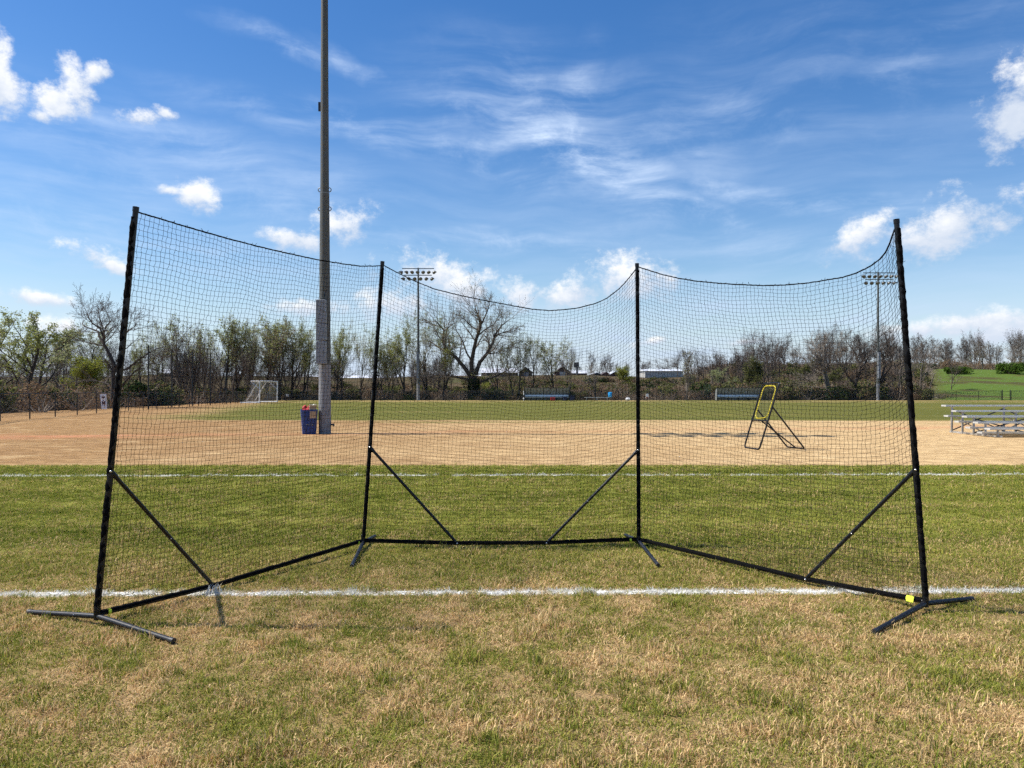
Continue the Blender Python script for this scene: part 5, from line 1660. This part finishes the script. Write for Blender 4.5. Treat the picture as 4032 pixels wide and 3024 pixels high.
# ------------------------------------------------------------------ farm buildings on the hill
def barn(px0, px1, d, eave_py, ridge_py, wall, roof, label, gable=True, door=None, depth=9.0, group='farm buildings on the hill', cat='barn', name='barn', lowp=None):
    x0, x1 = (px0 - CX) / F * d, (px1 - CX) / F * d
    zb = min(gz((x0 + x1) / 2, d), gz(x0, d), gz(x1, d)) - .3
    ze, zr = EYE - (eave_py - HY) / F * d, EYE - (ridge_py - HY) / F * d
    t = thing(name, ((x0 + x1) / 2, d + depth / 2, zb), label, cat, group)
    xm = (x0 + x1) / 2
    b = MB()
    if gable:
        b.prism([(x0, d, zb), (x1, d, zb), (x1, d, ze), (xm, d, zr - .05), (x0, d, ze)], (0, depth, 0)); b.build('wall', wall, t)
        ov = .35
        for sx, xe in ((-1, x0), (1, x1)):
            b = MB(); e = xe + sx * ov; ez = ze - (zr - ze) * ov / (xm - x0)
            b.prism([(xm, d - .4, zr + .0), (e, d - .4, ez), (e, d - .4, ez + .14), (xm, d - .4, zr + .14)], (0, depth + .8, 0)); b.build('roof_slope', roof, t)
    else:
        b.box((xm, d + depth / 2, (zb + ze) / 2), (x1 - x0, depth, ze - zb)); b.build('wall', wall, t)
        b = MB(); b.prism([(x0 - .3, d - .4, ze + .02), (x0 - .3, d + depth / 2, zr), (x0 - .3, d + depth + .4, ze + .02)], (x1 - x0 + .6, 0, 0)); b.build('roof', roof, t)
    if door:
        for da, db, dt, m_ in door:
            xa, xb = x0 + (x1 - x0) * da, x0 + (x1 - x0) * db
            b = MB(); b.box(((xa + xb) / 2, d - .04, (zb + zb + (ze - zb) * dt) / 2), (xb - xa, .08, (ze - zb) * dt)); b.build('door', m_, t)
    return t
barn(2044, 2096, 215, 1466, 1446, 'barn_dark', 'roof_dark', 'dark gabled barn behind the left team shelter, pale door in front', door=[(.36, .70, .95, 'grey_door')])
barn(2188, 2244, 215, 1464, 1444, 'barn', 'roof_dark', 'reddish gabled barn on the hill right of the dark one', door=[(.28, .66, 1.0, 'grey_door')])
barn(1896, 2040, 230, 1468, 1448, 'barn_dark', 'roof_white', 'long white-roofed barn behind the right limbs of the biggest oak', gable=False)
barn(620, 770, 200, 1470, 1452, 'barn_dark', 'roof_white', 'white-roofed barn seen through trees on the left', gable=False)
barn(1130, 1560, 240, 1488, 1478, 'barn_dark', 'roof_white', 'very long low white-roofed shed between the near pole and far left pole', gable=False, name='shed', cat='shed')
barn(1690, 1900, 236, 1487, 1476, 'barn_dark', 'roof_white', 'low white-roofed shed behind the trunk of the biggest oak', gable=False, name='shed', cat='shed')
barn(2248, 2312, 225, 1470, 1458, 'barn', 'roof_white', 'low white-roofed shed under the dark square sign', gable=False, name='shed', cat='shed')
barn(2372, 2402, 240, 1474, 1466, 'barn', 'roof_dark', 'small red shed, left one of two near the yellow-green tree', name='shed', cat='shed')
barn(2404, 2440, 238, 1474, 1464, 'barn', 'roof_white', 'small red shed, right one of two near the yellow-green tree', name='shed', cat='shed')
barn(2330, 2370, 243, 1474, 1468, 'barn_dark', 'roof_white', 'tiny pale-roofed shed left of the two small red sheds', name='shed', cat='shed')
barn(2540, 2690, 205, 1461, 1453, 'pale_wall', 'roof_white', 'long pale warehouse on the hill right of the right back post', gable=False, name='warehouse', cat='warehouse')
def square_sign():
    q = at(2272, 218); t = thing('hill_sign', q, 'dark square sign on a post standing on the hill', 'sign')
    z0, z1 = EYE - (1447 - HY) / F * 218, EYE - (1427 - HY) / F * 218
    b = MB(); b.tube([q - up * .2, Vector((q.x, q.y, z0))], .28, 8); b.build('post', 'sign_dark', t)
    b = MB(); b.box((q.x - .2, q.y - .3, (z0 + z1) / 2), (1.5, .35, z1 - z0)); b.build('panel', 'sign_dark', t)
    b = MB(); b.box((q.x + .1, q.y - .3, z0 + .03), (2.0, .5, .14)); b.build('platform', 'sign_dark', t)
square_sign()
for px, top, d, lab in ((2669, 1414, 200, 'thin utility pole beside the long pale warehouse'), (2803, 1456, 150, 'short dark utility pole right of the warehouse'), (2863, 1416, 170, 'thin utility pole left of the rounded green tree'), (2906, 1412, 170, 'thin utility pole at the left edge of the rounded green tree')):
    q = at(px, d); t = thing('utility_pole', q, lab, 'pole', 'utility poles on the hill')
    zt = EYE - (top - HY) / F * d
    b = MB(); b.tube([q - up * .2, Vector((q.x, q.y, zt))], [.13, .09], 8); b.build('pole', 'wood_pole', t)
    b = MB(); b.box((q.x, q.y, zt - .5), (1.3, .1, .1)); b.build('crossarm', 'wood_pole', t)

for o in bpy.data.objects:
    if '_o' in o: del o['_o']
